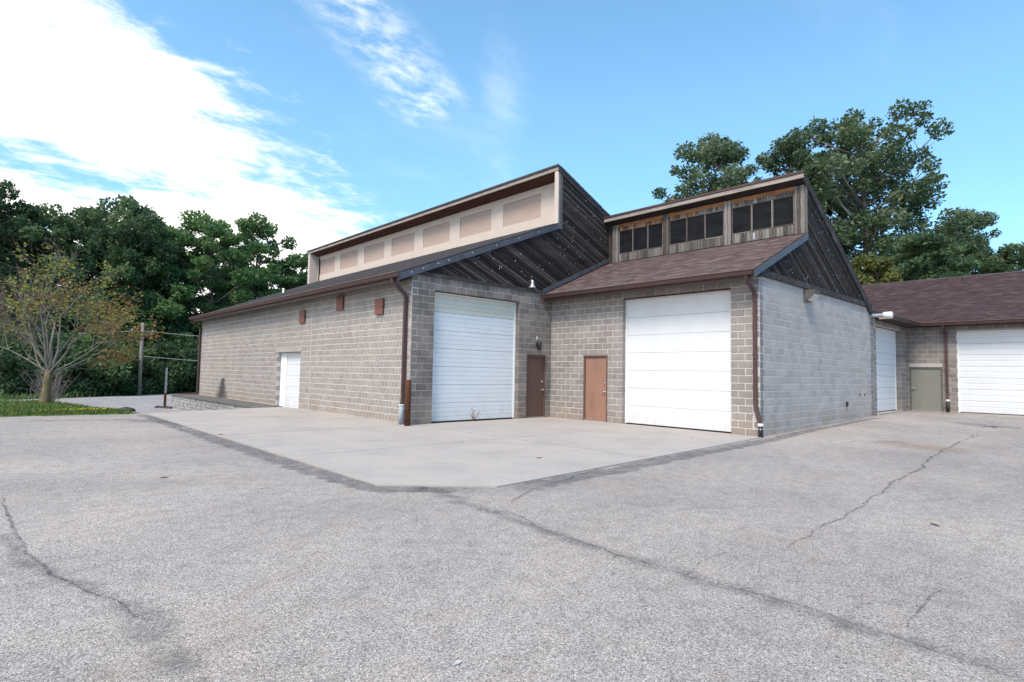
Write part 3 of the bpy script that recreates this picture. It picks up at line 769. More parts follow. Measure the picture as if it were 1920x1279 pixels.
# cream clerestory band
wz0 = 7.32
mbw = MB(); oy = [9.07+3.03*i for i in range(7)]; xs = [7.80]+[v for y in oy for v in (y, y+2.24)]+[29.68]; zz = [wz0, 7.81, 8.78, 9.10]
for i in range(len(xs)-1):
    for k in range(3):
        if i % 2 == 1 and k == 1: continue
        mbw.box((.80, xs[i], zz[k]), (.92, xs[i+1], zz[k+1]))
cw = mbw.build('clerestory_wall', M['tan_stucco'], left)
for y in oy:
    MB().box((.835, y-.02, 7.79), (.86, y+2.26, 8.80)).build('panel', M['tan_panel'], cw)
MB().box((.208, 7.582, 7.20), (.233, 7.775, 9.20)).build('post', M['tan_stucco'], cw)
for y0, y1 in ((7.668, 7.772), (29.66, 29.93)):
    MB().prism([(.215, 7.20), (.80, 7.43), (.80, 9.06), (.215, 9.21)], 1, y0, y1).build('end_fin', M['tan_stucco'], cw)
MB().prism([(.24, 9.21), (.93, 9.02), (.93, 9.07), (.24, 9.26)], 1, 7.78, 29.655).build('soffit', M['soffit_wood'], cw)
MB().box((.19, 7.58, 9.205), (.236, 29.95, 9.345)).build('fascia', M['pale_fascia'], cw)
rT = slope_slab('upper_roof', left, .15, 9.425, 10.3, 9.425-.416*10.15, LY-.10, 29.98, .075, 'roof_edge')
shingles(rT, (10.25, LY-.11, 9.425-.416*10.1+.002), (0, 1, 0), (-1, 0, .416), 22.4, 10.9, 'shingle_slate', .3, .9)
rake('rake_board', rT, .20, 9.345, 10.2, 9.345-.416*10, LY-.085, LY-.045, .20, 'dark_trim')
MB().box((10.0, LY+.05, -.5), (10.25, LEND, 5.2)).box((-5.8, LEND-.25, -.7), (10, LEND-.01, 4.4)).build('rear_wall', M['side_block'], left)
MB().prism([(-5.9, 4.4), (.8, 7.3), (.8, 9.0), (10.0, 5.1), (10.0, 4.4)], 1, LEND-.2, LEND-.02).build('rear_gable', M['dark_trim'], left)
MB().box((.93, 7.9, 4.6), (1.0, 29.6, 9.0)).build('inner_lining', M['dark_soffit'], left)
# vent covers on the side wall
def vent(y, z, s=.46):
    o = MB().box((LX-.075, y, z), (LX-.022, y+s, z+s)).box((LX-.085, y-.015, z+s-.03), (LX-.022, y+s+.015, z+s+.015)).build('vent_cover', M['red_vent'], left)
    for yy in (y-.022, y+s+.002): MB().box((LX-.06, yy, z+s*.45), (LX-.03, yy+.02, z+s*.45+.05)).build('bracket', M['rust'], o)
    MB().lathe([(.025, 0), (.02, -.012)], (LX-.076, y+s*.3, z+s*.5), 8, axis='x').build('bolt', M['rust'], o)
vent(15.17, 3.42, .47); vent(11.96, 3.69, .47); vent(9.22, 3.37, .47)
# downspouts of the side wall
yd = 7.86
downspout(left, [(LX-.54, yd, 4.31), (LX-.52, yd, 4.18), (LX-.12, yd, 3.86), (LX-.085, yd, 3.76), (LX-.085, yd, .75), (LX-.13, yd, .52)], size=(.085, .105))
bt = MB().tube([(LX-.13, yd, -.02), (LX-.13, yd, .58)], .072, 14).build('drain_boot', M['pvc_grey'], left)
MB().tube([(LX-.13, yd, .575), (LX-.13, yd, .605)], .080, 14).build('collar', M['white_plastic'], bt)
downspout(left, [(LX-.54, 29.72, 4.31), (LX-.52, 29.72, 4.2), (LX-.12, 29.60, 3.95), (LX-.08, 29.58, 3.8), (LX-.08, 29.58, .17), (LX-.14, 29.58, .10), (LX-1.0, 29.75, .06)], size=(.09, .10))
MB().tube([(-3.2, 25.0, 5.3), (-3.2, 25.0, 6.05)], .05, 10).build('vent_stack', M['white_plastic'], left)
# soot mark and the top-of-wall staining keep their own shapes
def wall_mark(parent, pts, w, mat, x=LX-.03):
    V, Q, UV = [], [], []
    for i, (y, z) in enumerate(pts):
        for s in (-1, 1): V.append((x, y+s*w[i]/2, z)); UV.append((i/(len(pts)-1), (s+1)/2))
    Q = [(2*i, 2*i+2, 2*i+3, 2*i+1) for i in range(len(pts)-1)]
    me = np_mesh('soot_mark', V, Q, mat=M[mat]); u = me.uv_layers.new(name='UVMap')
    for l in me.loops: u.data[l.index].uv = UV[l.vertex_index]
    return link('soot_mark', me, None, parent)
wall_mark(wA, [(25.4, -.02), (25.4, .2), (25.35, .5), (25.3, .85), (25.2, 1.1)], [3.2, 2.6, 1.9, 1.2, .6], 'wall_soot')

# ================================================================== right wing
right = empty('block_building', (0, 0, 0), 'block building wing with smooth grey side wall, brown shingle roof and blacked-out clerestory windows', 'building')
YC = 7.652
sC = lambda y: YC-y
wC = wall('front_wall', right, 'x', (0, YC, 0), YC-.004, 0, 22, [(sC(4.4704), sC(.8128), -.5, 20*CH), (sC(6.10), sC(5.08), -.5, 11*CH)],
          [(0, YC-.004, 'tan', (YC-.8128) % BL)], 'mortar_light')
overhead_door(right, 'x', (0, 4.4704, .03), 3.6576, 20*CH-.04, 7, 1, depth=.20, groove=.014)
MB().box((-.012, .85, 20*CH-.035), (.06, 4.44, 20*CH-.003)).build('lintel_angle', M['rust'], wC)
hinged_door(right, 'x', (0, 6.10, .03), 1.02, 2.20, 'tan_door', 'door_frame', depth=.05, head='brown_edge')
DL = 25*BL
wD = wall('side_wall', right, 'y', (.0, 0, 0), DL, -.21, 23, [], [(.003, .22, 'quoin', .19), (.22, DL-.41, 'side', .19), (DL-.41, DL, 'quoin', .0)], 'mortar_side')
lay_blocks(right)
SR = .442; zr = 4.43
rR = slope_slab('roof', right, -.49, zr, 3.26, zr+SR*3.75, -.08, LY-.065, .10, 'roof_edge')
shingles(rR, (-.51, -.09, zr-.004), (0, 1, 0), (1, 0, SR), 7.66, math.hypot(1, SR)*3.76, 'shingle_red')
MB().box((-.47, -.05, zr-.13), (-.003, LY-.1, zr-.105)).build('soffit', M['dark_soffit'], rR)
MB().box((-.495, -.06, zr-.26), (-.472, LY-.1, zr-.02)).build('fascia', M['brown_metal'], rR)
gutter(right, 'x', (-.60, 7.60, 4.28), 7.66)
polyD = [(.0, 4.53), (-.02, 4.53), (3.24, 5.93), (3.24, 7.72), (9.95, 4.24), (9.95, 4.53), ]
polyD = [(.0, 4.47), (3.24, 5.92), (3.24, 7.66), (9.35, 4.40), (9.3, 4.40)]
gR = MB().prism([(.05, 4.45), (3.4, 5.9), (3.4, 7.5), (9.3, 4.45)], 1, .02, .10).build('gable', M['dark_trim'], right)
gable_boards(gR, polyD, -.03, -.535)
MB().box((-.02, -.07, 4.33), (9.85, .004, 4.50)).build('base_trim', M['dark_trim'], gR)
MB().box((3.215, -.075, 5.98), (3.30, -.035, 7.66)).build('corner_board', M['grey_wood'], gR)
rake('rake_board', rR, -.52, zr-.03, 3.22, zr-.03+SR*3.74, -.115, -.084, .19, 'flashing')
rT2 = slope_slab('upper_roof', right, 2.92, 7.96, 10.0, 7.96-.536*7.08, -.10, LY-.07, .075, 'roof_edge')
shingles(rT2, (9.98, -.11, 7.96-.536*7.06+.002), (0, 1, 0), (-1, 0, .536), 7.66, 8.0, 'shingle_red', .3, .9)
rake('rake_board', rT2, 2.99, 7.885, 9.95, 7.885-.536*6.96, -.095, -.05, .22, 'dark_trim')
MB().box((2.94, -.09, 7.745), (2.985, LY-.08, 7.875)).build('fascia', M['pale_fascia'], rT2)
MB().box((2.915, -.105, 7.89), (2.937, LY-.07, 7.968)).build('drip_edge', M['brown_metal'], rT2)
# clerestory with blacked-out windows
XW = 3.25
cl2 = MB().box((XW+.05, .02, 5.9), (XW+.14, LY-.05, 7.70)).build('clerestory_wall', M['dark_soffit'], right)
MB().prism([(2.99, 7.745), (XW+.1, 7.61), (XW+.1, 7.65), (2.99, 7.785)], 1, -.07, LY-.07).build('soffit', M['dark_soffit'], cl2)
MB().box((XW-.012, .30, 7.47), (XW+.045, LY-.32, 7.625)).build('head_board', M['rust_wood'], cl2)
groups = [(7.04, 5.02), (4.74, 2.62), (2.34, .30)]
zl = lambda y: 6.095
def vboard(y0, y1, z0, z1, mat, x=XW, off=None):
    """upright board, grain along its length"""
    mb = MB(); h = z1-z0; w = y1-y0; o = random.uniform(0, .012) if off is None else off
    mb.box((-h/2, -.02, -w/2), (h/2, .03, w/2))
    m = Matrix.Translation((x-o, (y0+y1)/2, (z0+z1)/2)) @ Matrix(((0, 1, 0, 0), (0, 0, 1, 0), (1, 0, 0, 0), (0, 0, 0, 1)))
    return mb.build('board', M[mat], cl2, m)
for gi, (ya, yb) in enumerate(groups):
    y = yb
    while y < ya-.02:
        w_ = min(random.uniform(.085, .125), ya-y); vboard(y+.003, y+w_-.003, 6.10, 6.40+random.uniform(-.004, .004), 'grey_wood'); y += w_
    y = yb
    while y < ya-.02:
        w_ = min(random.uniform(.085, .125), ya-y)
        vboard(y+.003, y+w_-.003, 7.34, 7.50+random.uniform(-.03, .01), 'stained_wood' if (gi == 0 or (gi == 1 and y > 3.6 and random.random() < .7)) else 'grey_wood'); y += w_
    wn3 = (ya-yb)/3
    for k in range(3):
        a, b = yb+k*wn3, yb+(k+1)*wn3
        wd = MB().box((XW+.0, a+.03, 6.445), (XW+.02, b-.03, 7.315)).build('window', M['black_sheet'], cl2)
        fm = MB().box((XW-.02, a+.002, 6.41), (XW+.04, a+.028, 7.335)).box((XW-.02, b-.028, 6.41), (XW+.04, b-.002, 7.335)).box((XW-.021, a+.029, 6.41), (XW+.04, b-.029, 6.443)).box((XW-.021, a+.029, 7.317), (XW+.04, b-.029, 7.335))
        fm.build('frame', M['grey_wood'], cl2)
for y0, y1 in ((7.06, 7.18), (7.19, 7.33), (4.765, 4.87), (4.885, 4.995), (2.365, 2.47), (2.485, 2.595), (-.02, .10), (.11, .20), (.205, .28)):
    vboard(y0, y1, 6.08, 7.60, 'grey_wood', off=.03)
for y0 in (1.55, 1.98): MB().box((XW-.022, y0, 6.14), (XW-.012, y0+.2, 6.36)).build('patch', M['galvanised'], cl2)
MB().box((10.0, .3, -.3), (10.15, LY, 4.4)).build('rear_wall', M['side_block'], right)
# downspout at the corner
yd = .10
downspout(right, [(-.54, yd+.02, 4.29), (-.52, yd+.02, 4.2), (-.12, yd, 3.90), (-.075, yd, 3.78), (-.075, yd, .95), (-.085, yd, .90), (-.16, yd-.16, .37)], size=(.10, .075))
bt = MB().tube([(-.16, yd-.17, -.03), (-.16, yd-.17, .30)], .058, 14).build('drain_boot', M['black_plastic'], right)
MB().tube([(-.16, yd-.17, .295), (-.16, yd-.17, .37)], .068, 14).build('collar', M['white_plastic'], bt)
MB().tube([(-.16, yd-.17, .215), (-.16, yd-.17, .228)], .0605, 14).build('clamp', M['steel'], bt)
MB().box((6.83, -.05, .64), (6.94, .0, .80)).build('outlet_cover', M['black_plastic'], right)
for x in (8.35, 8.9): MB().lathe([(.03, .0), (.028, -.03)], (x, -.001, 1.02), 8, axis='y').build('wall_plug', M['black_plastic'], right)

# ================================================================== rear wing
rear = empty('block_building', (15.19, 0, .24), 'low grey block rear wing with brown hipped-corner shingle roof beside the grey metal door', 'building')
rear['label'] = 'low grey block wing with purple-brown shingle roof and grey metal door'
XE0, XF, GZ = DL+.004, 15.19, .10
wE = wall('side_wall', rear, 'y', (XE0, 0, 0), XF-XE0, GZ, 20, [(10.5-XE0, 14.2-XE0, -1, 3.74)], [(0, XF-XE0, 'rear', .1)], 'mortar_grey')
overhead_door(rear, 'y', (10.5, 0, .27), 3.7, 3.45, 7, 2, depth=.24)
MB().box((10.48, -.06, .02), (14.25, .3, .262)).build('door_sill', M['concrete'], wE)
LF = 11.5
wF = wall('front_wall', rear, 'x', (XF, .01, 0), LF, GZ, 20, [(.07, 1.27, -1, GZ+10*CH+.04), (1.79, 1.79+4.4, -1, GZ+18*CH-.05), (7.5, 11.2, -1, GZ+18*CH-.05)], [(0, LF, 'rear', .15)], 'mortar_grey')
hinged_door(rear, 'x', (XF, -.06, .25), 1.2, 1.92, 'grey_door', 'grey_frame', depth=.03, knob_side=-1, deadbolt=False)
overhead_door(rear, 'x', (XF, -1.78, .26), 4.4, 3.45, 7, 2, depth=.12)
overhead_door(rear, 'x', (XF, -7.49, .26), 3.7, 3.45, 7, 2, depth=.12)
lay_blocks(rear)
SF, zf = .45, 4.08
rF = slope_slab('roof', rear, 14.68, zf, 21.0, zf+SF*6.32, -12.5, 9.0, .10, 'roof_edge')
shingles(rF, (14.66, -12.5, zf-.004), (0, 1, 0), (1, 0, SF), 21.5, math.hypot(1, SF)*6.32, 'shingle_brown')
slope_slab('rear_slope', rear, 21.0, zf+SF*6.32, 28, zf+SF*6.32-SF*7, -12.5, 9.0, .10, 'shingle_brown')
rE = MB().prism([(-.50, zf+.004), (5.0, zf+SF*5.5), (5.0, zf+SF*5.5-.1), (-.50, zf-.096)], 0, 10.22, 19.5).build('cross_roof', M['shingle_brown'], rear)
MB().box((14.70, -12.4, zf-.15), (XF-.003, .0, zf-.115)).build('soffit', M['dark_soffit'], rear)
MB().box((10.35, -.47, zf-.152), (14.69, -.003, zf-.117)).build('soffit', M['dark_soffit'], rear)
gutter(rear, 'x', (14.57, -.50, 3.95), 12.0)
gutter(rear, 'y', (10.45, -.60, 3.95), 4.1)
MB().box((10.22, -.56, 3.94), (10.42, -.18, 4.10)).build('fascia_end', M['timber'], rear)
MB().box((20.0, -1.25, zf+SF*5.3-.05), (20.35, -.75, zf+SF*5.6+.09)).build('ridge_vent', M['brown_metal'], rear)
MB().box((XF+.3, .3, -.3), (27, 8.8, 4.0)).box((XF+.3, -12.3, -.3), (27, .2, 4.0)).build('inner_mass', M['rear_block'], rear)
downspout(rear, [(14.62, -1.42, 3.97), (14.66, -1.42, 3.86), (15.06, -1.42, 3.62), (15.115, -1.42, 3.5), (15.115, -1.43, 1.05), (15.05, -1.45, .78)], size=(.085, .10))
bt = MB().tube([(15.05, -1.45, .18), (15.05, -1.45, .72)], .062, 12).build('drain_boot', M['black_plastic'], rear)
MB().tube([(15.05, -1.45, .71), (15.05, -1.45, .79)], .072, 12).build('collar', M['white_plastic'], bt)

# ================================================================== fixtures and small things
o = empty('vent_pipe', (9.75, -.02, 4.08), 'grey exhaust pipe with white cap sticking out under the dark gable', 'pipe')
MB().tube([(9.75, .1, 4.03), (9.75, -.46, 4.03)], .075, 14).build('pipe', M['pvc_grey'], o)
MB().lathe([(.09, -.44), (.125, -.46), (.125, -.72), (.10, -.75), (.06, -.75)], (9.75, 0, 4.03), 14, axis='y').build('cap', M['white_plastic'], o)
MB().lathe([(.10, -.001), (.10, -.03)], (9.75, 0, 4.03), 14, axis='y').build('flange', M['galvanised'], o)
o = empty('wall_lamp', (3.32, -.02, 4.1), 'bronze box flood lamp on the smooth grey block wall', 'lamp')
MB().prism([(0, -.17), (-.10, -.17), (-.30, .02), (-.34, .16), (0, .17)], 0, 3.08, 3.56).build('housing', M['lamp_bronze'], o).location.z = 4.12
MB().prism([(-.105, -.155), (-.298, .025), (-.318, .005), (-.125, -.172)], 0, 3.11, 3.53).build('lens', M['lamp_glass'], o).location.z = 4.12
o = empty('wall_lamp', (-.76, LY-.02, 2.58), 'black cylinder lamp above the dark brown door', 'lamp')
MB().lathe([(.05, -.17), (.078, -.17), (.078, .13), (.06, .15)], (-.76, LY-.15, 2.59), 16).build('shade', M['lamp_black'], o)
MB().box((-.80, LY-.09, 2.56), (-.72, LY+.004, 2.68)).build('bracket', M['lamp_black'], o)
MB().tube([(-.76, LY-.02, 2.74), (-.76, LY-.02, 2.90)], .012, 8).build('conduit', M['white_plastic'], o)
o = empty('wall_lamp', (-1.23, LY-.05, 4.65), 'small white bell-shaped lamp under the dark board gable', 'lamp')
MB().lathe([(.02, .17), (.045, .16), (.05, .06), (.075, -.02), (.13, -.08), (.13, -.10)], (-1.23, LY-.22, 4.68), 18).build('bell', M['galvanised'], o)
MB().tube([(-1.23, LY-.03, 4.80), (-1.23, LY-.16, 4.86), (-1.23, LY-.22, 4.85)], .015, 8).build('arm', M['galvanised'], o)
MB().lathe([(.09, -.102), (.09, -.125), (.02, -.13)], (-1.23, LY-.22, 4.68), 12).build('bulb', M['lamp_black'], o)
o = empty('bollard', (-6.23, 7.39, .02), 'rusty brown steel pipe bollard at the corner of the long block wall', 'bollard')
MB().lathe([(.088, .0), (.086, 1.31), (.080, 1.33)], (-6.23, 7.39, .01), 18).build('pipe', M['rust'], o)
MB().lathe([(.079, 1.325), (.05, 1.335)], (-6.23, 7.39, .01), 18).build('fill', M['concrete'], o)

# weed at the foot of the big ribbed door
def blades(name, mat, P, H, lean, wd, tintf):
    n = len(P); an = RNG.uniform(0, 2*np.pi, n); d = np.stack([np.cos(an), np.sin(an), np.zeros(n)], 1); s = np.stack([-np.sin(an), np.cos(an), np.zeros(n)], 1)*wd[:, None]
    up = np.zeros((n, 3)); up[:, 2] = H
    V = np.stack([P-s, P+s, P+up*.6+d*(lean*H*.35)[:, None]+s*.6, P+up+d*(lean*H)[:, None]], 1).reshape(-1, 3)
    Q = np.arange(n*4).reshape(n, 4); return np_mesh(name, V, Q, tintf, M[mat])
wp = at(888, 790, .022); o = empty('weed', wp, 'small dry reddish weed growing at the foot of the ribbed white door', 'plant')
mb = MB(); lv = MB()
for i in range(11):
    a = random.uniform(0, 6.28); l = random.uniform(.12, .42); p1 = wp+Vector((math.cos(a)*l*.35, math.sin(a)*l*.25, l*.55)); p2 = wp+Vector((math.cos(a)*l*.7, math.sin(a)*l*.5, l))
    mb.tube([wp, p1, p2], [.006, .004, .002], 5)
    for k in range(6):
        t = random.uniform(.3, 1); q0 = wp.lerp(p2, t); r_ = Vector((random.uniform(-.05, .05), random.uniform(-.05, .05), random.uniform(-.02, .04))); s_ = r_.cross(Vector((0, 0, 1))).normalized()*.014
        lv.add([q0, q0+r_*.5+s_, q0+r_, q0+r_*.5-s_], [(0, 1, 2, 3)])
mb.build('stem', M['dry_weed'], o); lv.build('leaves', M['dry_weed'], o)
# fallen leaves and litter on the paving
def fallen(px, py, z, s, mat, label):
    p = at(px, py, z); mb = MB(); a = random.uniform(0, 6.28); pts = [(-1, 0), (-.4, .45), (.2, .5), (.9, .15), (1.2, 0), (.8, -.25), (.1, -.5), (-.5, -.4)]
    vs = [(p.x+s*(x*math.cos(a)-y*math.sin(a)), p.y+s*(x*math.sin(a)+y*math.cos(a)), p.z+.006+s*.25*abs(y)*random.uniform(.6, 1.2)) for x, y in pts]
    n = len(vs); vs += [(x, y, z_-.004) for x, y, z_ in vs]
    mb.add(vs, [tuple(range(n)), tuple(range(n, 2*n))[::-1]] + [(i, n+i, n+(i+1) % n, (i+1) % n) for i in range(n)])
    tag(mb.build('fallen_leaf', M[mat]), label, 'leaf')
fallen(1011, 859, .022, .055, 'litter', 'small dark leaf lying mid slab on the concrete apron')
fallen(1297, 821, .022, .06, 'pale_rock', 'pale curled scrap lying on concrete in front of the smooth white door')
fallen(1754, 980, .03, .075, 'timber', 'pale brown dry leaf lying on asphalt below the diagonal crack')
fallen(307, 896, 0, .05, 'litter', 'dark crumpled leaf lying on open asphalt away from the slab edge')
fallen(414, 815, .022, .06, 'litter', 'brown leaf at the long left edge of the concrete apron')
fallen(859, 1244, 0, .03, 'pale_rock', 'tiny pale chip of stone lying on the coarse asphalt')
# broken stone at the end of the lawn
def rock(px, py, z, s, mat, label, cat='stone', name='rock'):
    p = at(px, py, z); bm = bmesh.new(); bmesh.ops.create_icosphere(bm, subdivisions=2, radius=1)
    for v in bm.verts: v.co = Vector((v.co.x*s[0], v.co.y*s[1], max(-.02, v.co.z*s[2])))*random.uniform(.8, 1.15)
    me = bpy.data.meshes.new(name); bm.to_mesh(me); bm.free(); o = link(name, me, M[mat], None, Matrix.Translation(p)); tag(o, label, cat)
rock(236, 771, -.04, (.32, .22, .15), 'dark_rock', 'dark lump of rubble beside the tip of the lawn')
rock(223, 771.5, -.04, (.11, .1, .12), 'pale_rock', 'small white stone next to the dark rubble at the lawn tip')

# raised walk with stone face along the far half of the side wall
o = empty('stone_walk', (-6.6, 24, -.6), 'low raised walk with grey stone block face along the long wall', 'walkway')
MB().prism([(-7.14, 17.05), (-6.05, 17.05), (-6.05, 30.7), (-7.14, 30.7)], 2, -1.0, -.005).build('walk_core', M['mortar_grey'], o)
MB().prism([(-7.24, 17.0), (-6.06, 17.02), (-6.06, 30.8), (-7.24, 30.8)], 2, -.003, .045).build('top_slab', M['walk_slab'], o)
for k in range(6):
    z = -1.0+k*.165; y = 17.06+(k % 2)*.2
    while y < 30.65:
        l = min(random.uniform(.32, .52), 30.7-y); d = random.uniform(.02, .06)
        MB().box((-7.14-d, y+.012, z+.010), (-7.13, y+l-.010, z+.155)).build('stone', M['stone'], o); y += l
for k in range(6):
    z = -1.0+k*.165; x = -7.15
    while x < -6.2: MB().box((x+.01, 30.70, z+.01), (x+.34, 30.74+random.uniform(0, .03), z+.155)).build('stone', M['stone'], o); x += .36
for i in range(9):
    p = Vector((-7.6+random.uniform(-.5, .25), 30.1+random.uniform(-.9, .9), -.70)); s = random.uniform(.07, .17)
    bm = bmesh.new(); bmesh.ops.create_icosphere(bm, subdivisions=1, radius=1)
    for v in bm.verts: v.co = Vector((v.co.x*s*1.3, v.co.y*s, v.co.z*s*.7))*random.uniform(.8, 1.15)
    me = bpy.data.meshes.new('rubble'); bm.to_mesh(me); bm.free(); oo = link('rubble', me, M['dark_rock'], None, Matrix.Translation(p)); tag(oo, 'dark broken lump of rubble heaped at the foot of the sign post', 'stone', 'rubble at the post')
pp = Vector((-7.42, 30.95, -.7))
o = empty('sign_post', pp, 'bare galvanised channel post with rusty foot at the end of the stone walk', 'post')
MB().prism([(-.05, -.03), (-.035, -.03), (-.03, .02), (.03, .02), (.035, -.03), (.05, -.03), (.05, -.02), (.042, -.02), (.036, .03), (-.036, .03), (-.042, -.02), (-.05, -.02)], 2, .75, 2.22).build('channel', M['galvanised'], o, Matrix.Translation(pp))
MB().prism([(-.06, -.06), (.06, -.06), (.06, .06), (-.06, .06)], 2, -.02, .80).build('foot', M['rust'], o, Matrix.Translation(pp))

# ================================================================== vegetation
def leaf_cloud(centers, radii, per, size, rg, flat=.75, shell=.35):
    C, Rr = np.array(centers), np.array(radii); idx = rg.choice(len(C), size=per*len(C), p=Rr**2/np.sum(Rr**2)); n = len(idx)
    d = rg.normal(size=(n, 3)); d /= np.linalg.norm(d, axis=1)[:, None]; r = rg.uniform(shell**3, 1.1, n)**(1/3); r *= rg.uniform(.75, 1.12, n)
    P = C[idx]+d*(r*Rr[idx])[:, None]*np.array([1, 1, flat])
    a = rg.normal(size=(n, 3)); a[:, 2] *= .7; a /= np.linalg.norm(a, axis=1)[:, None]
    b = np.cross(a, rg.normal(size=(n, 3))); b /= np.linalg.norm(b, axis=1)[:, None]
    s = size*rg.uniform(.6, 1.35, n)[:, None]
    V = np.stack([P-a*s, P+b*s*.5, P+a*s, P-b*s*.5], 1).reshape(-1, 3)
    ct = rg.uniform(0, 1, len(C)); t = np.clip(.5+.42*(ct[idx]-.5)*2+rg.normal(0, .16, n), 0, 1)
    return V, np.arange(n*4).reshape(n, 4), t
def branch_path(a, b, rg, sag=.12, n=5):
    a, b = Vector(a), Vector(b); L = (b-a).length; out = []
    off = Vector(rg.normal(0, sag*L*.35, 3)); 
    for i in range(n+1):
        t = i/n; p = a.lerp(b, t); p += off*math.sin(math.pi*t)*.5 - Vector((0, 0, 1))*L*sag*math.sin(math.pi*t)*.6; out.append(p)
    return out
def tree_proto(name, seed, H, crown0, rx, lmat, tmat, clumps, per, leaf, cr=(.7, 1.3), trunk=.22, top=.75, bare=.12, flat=.72, lean=0.0, nodes=None):
    """tapered trunk, limbs reaching to every leaf clump, leaves as small faces through the clump"""
    rg = np.random.default_rng(seed); random.seed(seed)
    tr = MB(); lx, ly = rg.normal(0, .03, 2)*H; lx += lean*H
    def tp(t): return Vector((lx*t*t+.12*math.sin(3*t+seed), ly*t*t+.1*math.sin(4*t+seed*2), H*.93*t))
    tr.tube([tp(i/10)+Vector((0, 0, -.3 if i == 0 else 0)) for i in range(11)], [trunk*(1.35 if i == 0 else 1)*(1-i/10)**.8+.02 for i in range(11)], 9)
    cs, rs = [], []
    for i in range(clumps):
        for _ in range(30):
            t = rg.uniform(0, 1); z = crown0+(H-crown0)*t
            prof = max(.12, 1-abs((t-top)/(1.04-top if t > top else top+.35))**2.4)**.5; an = rg.uniform(0, 2*math.pi)
            lob = .72+.28*math.sin(an*3+seed+4*t)+.16*math.sin(an*5-7*t+seed); rr = rx*prof*lob*rg.uniform(.15, 1)**.5
            ctr = tp(min(1, z/H)); p = Vector((ctr.x+rr*math.cos(an), ctr.y+rr*math.sin(an), z)); r = rg.uniform(*cr)*(1-.15*t)
            if all((p-c).length > .62*(r+q) for c, q in zip(cs, rs)): break
        cs.append(p); rs.append(r)
    for c, r in zip(cs, rs):
        t0 = max(crown0*.75, c.z-rg.uniform(.25, .6)*(Vector((c.x, c.y, 0))-Vector((tp(c.z/H).x, tp(c.z/H).y, 0))).length-.6); a = tp(min(.97, t0/(H*.93)))
        pth = branch_path(a, c, rg, .10, 4); d = (c-a).length; r0 = min(trunk*.42, .028+.014*d)
        tr.tube(pth, [r0*(1-i/4*.8) for i in range(5)], 5, cap=False)
        for k in range(2):
            e = c+Vector(rg.normal(0, r*.6, 3)); tr.tube([pth[3], pth[3].lerp(e, .5)+Vector(rg.normal(0, .08, 3)), e], [r0*.35, r0*.22, .008], 4, cap=False)
    V, Q, T = leaf_cloud([tuple(c) for c in cs], rs, per, leaf, rg, flat)
    tm = tr.mesh(name+'_trunk'); tm.materials.append(M[tmat]); lm_ = np_mesh(name+'_crown', V, Q, T, M[lmat]); return tm, lm_
def plant_tree(name, proto, loc, s, rot, label, cat='tree', group=None, parts=('trunk', 'crown'), sz=None):
    o = empty(name, loc, label, cat, group); mw = Matrix.Translation(loc) @ Matrix.Rotation(rot, 4, 'Z') @ Matrix.Diagonal((s, s, sz or s, 1))
    for nm, me in zip(parts, proto): link(nm, me, None, o, mw)
    return o
rs0 = random.getstate()
P1 = tree_proto('locust', 21, 16, 2.6, 5.0, 'leaf_locust', 'bark', 70, 290, .19, (.7, 1.7), .24, top=.5, flat=.62)
P2 = tree_proto('locust', 22, 17, 4.6, 4.6, 'leaf_dark', 'bark', 66, 270, .19, (.7, 1.6), .24, top=.55, flat=.75)
P3 = tree_proto('broadleaf', 23, 15, 2.2, 5.0, 'leaf_dark', 'bark', 72, 290, .19, (.7, 1.7), .26, top=.5, flat=.85)
P4 = tree_proto('cottonwood', 24, 26, 6, 7.2, 'leaf_cotton', 'pale_bark', 185, 250, .19, (.7, 1.8), .45, top=.62, flat=.8)
P5 = tree_proto('cottonwood', 25, 22, 5, 4.7, 'leaf_cotton', 'pale_bark', 105, 240, .18, (.6, 1.4), .35, top=.5, flat=.85)
P6 = tree_proto('dense', 26, 13, .8, 4.8, 'leaf_dark', 'bark', 120, 330, .18, (.9, 1.5), .26, top=.3, flat=.5)
P7 = tree_proto('young', 27, 11, 1.2, 3.2, 'leaf_yellow', 'bark', 60, 300, .17, (.6, 1.2), .16, top=.5)
# wood beyond the road: (photo column, distance, prototype, height, label)
WL = [(-150, 50, P3, 17.0), (-40, 47, P2, 16.4), (62, 50, P3, 17.4), (150, 54, P2, 17.4), (232, 53, P3, 17.0), (318, 56, P1, 17.6), (398, 58, P1, 17.6), (470, 62, P1, 17.4), (545, 64, P1, 16.6),
      (20, 66, P2, 18.0), (275, 66, P1, 18.8), (345, 74, P1, 18.6), (180, 68, P1, 19.4), (435, 76, P2, 17.8), (515, 80, P3, 17.6), (622, 86, P3, 18.6), (-100, 68, P2, 18)]
WLAB = {id(P1): ('locust_tree', 'tall light green locust tree with feathery layered boughs beyond the road'), id(P2): ('locust_tree', 'tall dark green tree with open thin boughs beyond the road'),
        id(P3): ('broadleaf_tree', 'dense dark green broadleaf tree beyond the road')}
ONE = {545: 'light green locust tree rising just behind the far end of the long roof', 318: 'light green locust tree standing above the utility pole', 622: 'dark treetop peeking over the far end of the cream clerestory roof', 62: 'dense dark green broadleaf tree directly behind the half-bare maple'}
BASEH = {id(P1): 16, id(P2): 17, id(P3): 15}
for i, (px, dp, pr, h) in enumerate(WL):
    nm, lb = WLAB[id(pr)]; s = h/BASEH[id(pr)]; lb = ONE.get(px, lb)
    plant_tree(nm, pr, far(px, dp, -1.0), s*(.90, .80, .97)[i % 3], i*1.37, lb, group='trees of the wood beyond the road', sz=s*(1.0, 1.06, .93)[i % 3])
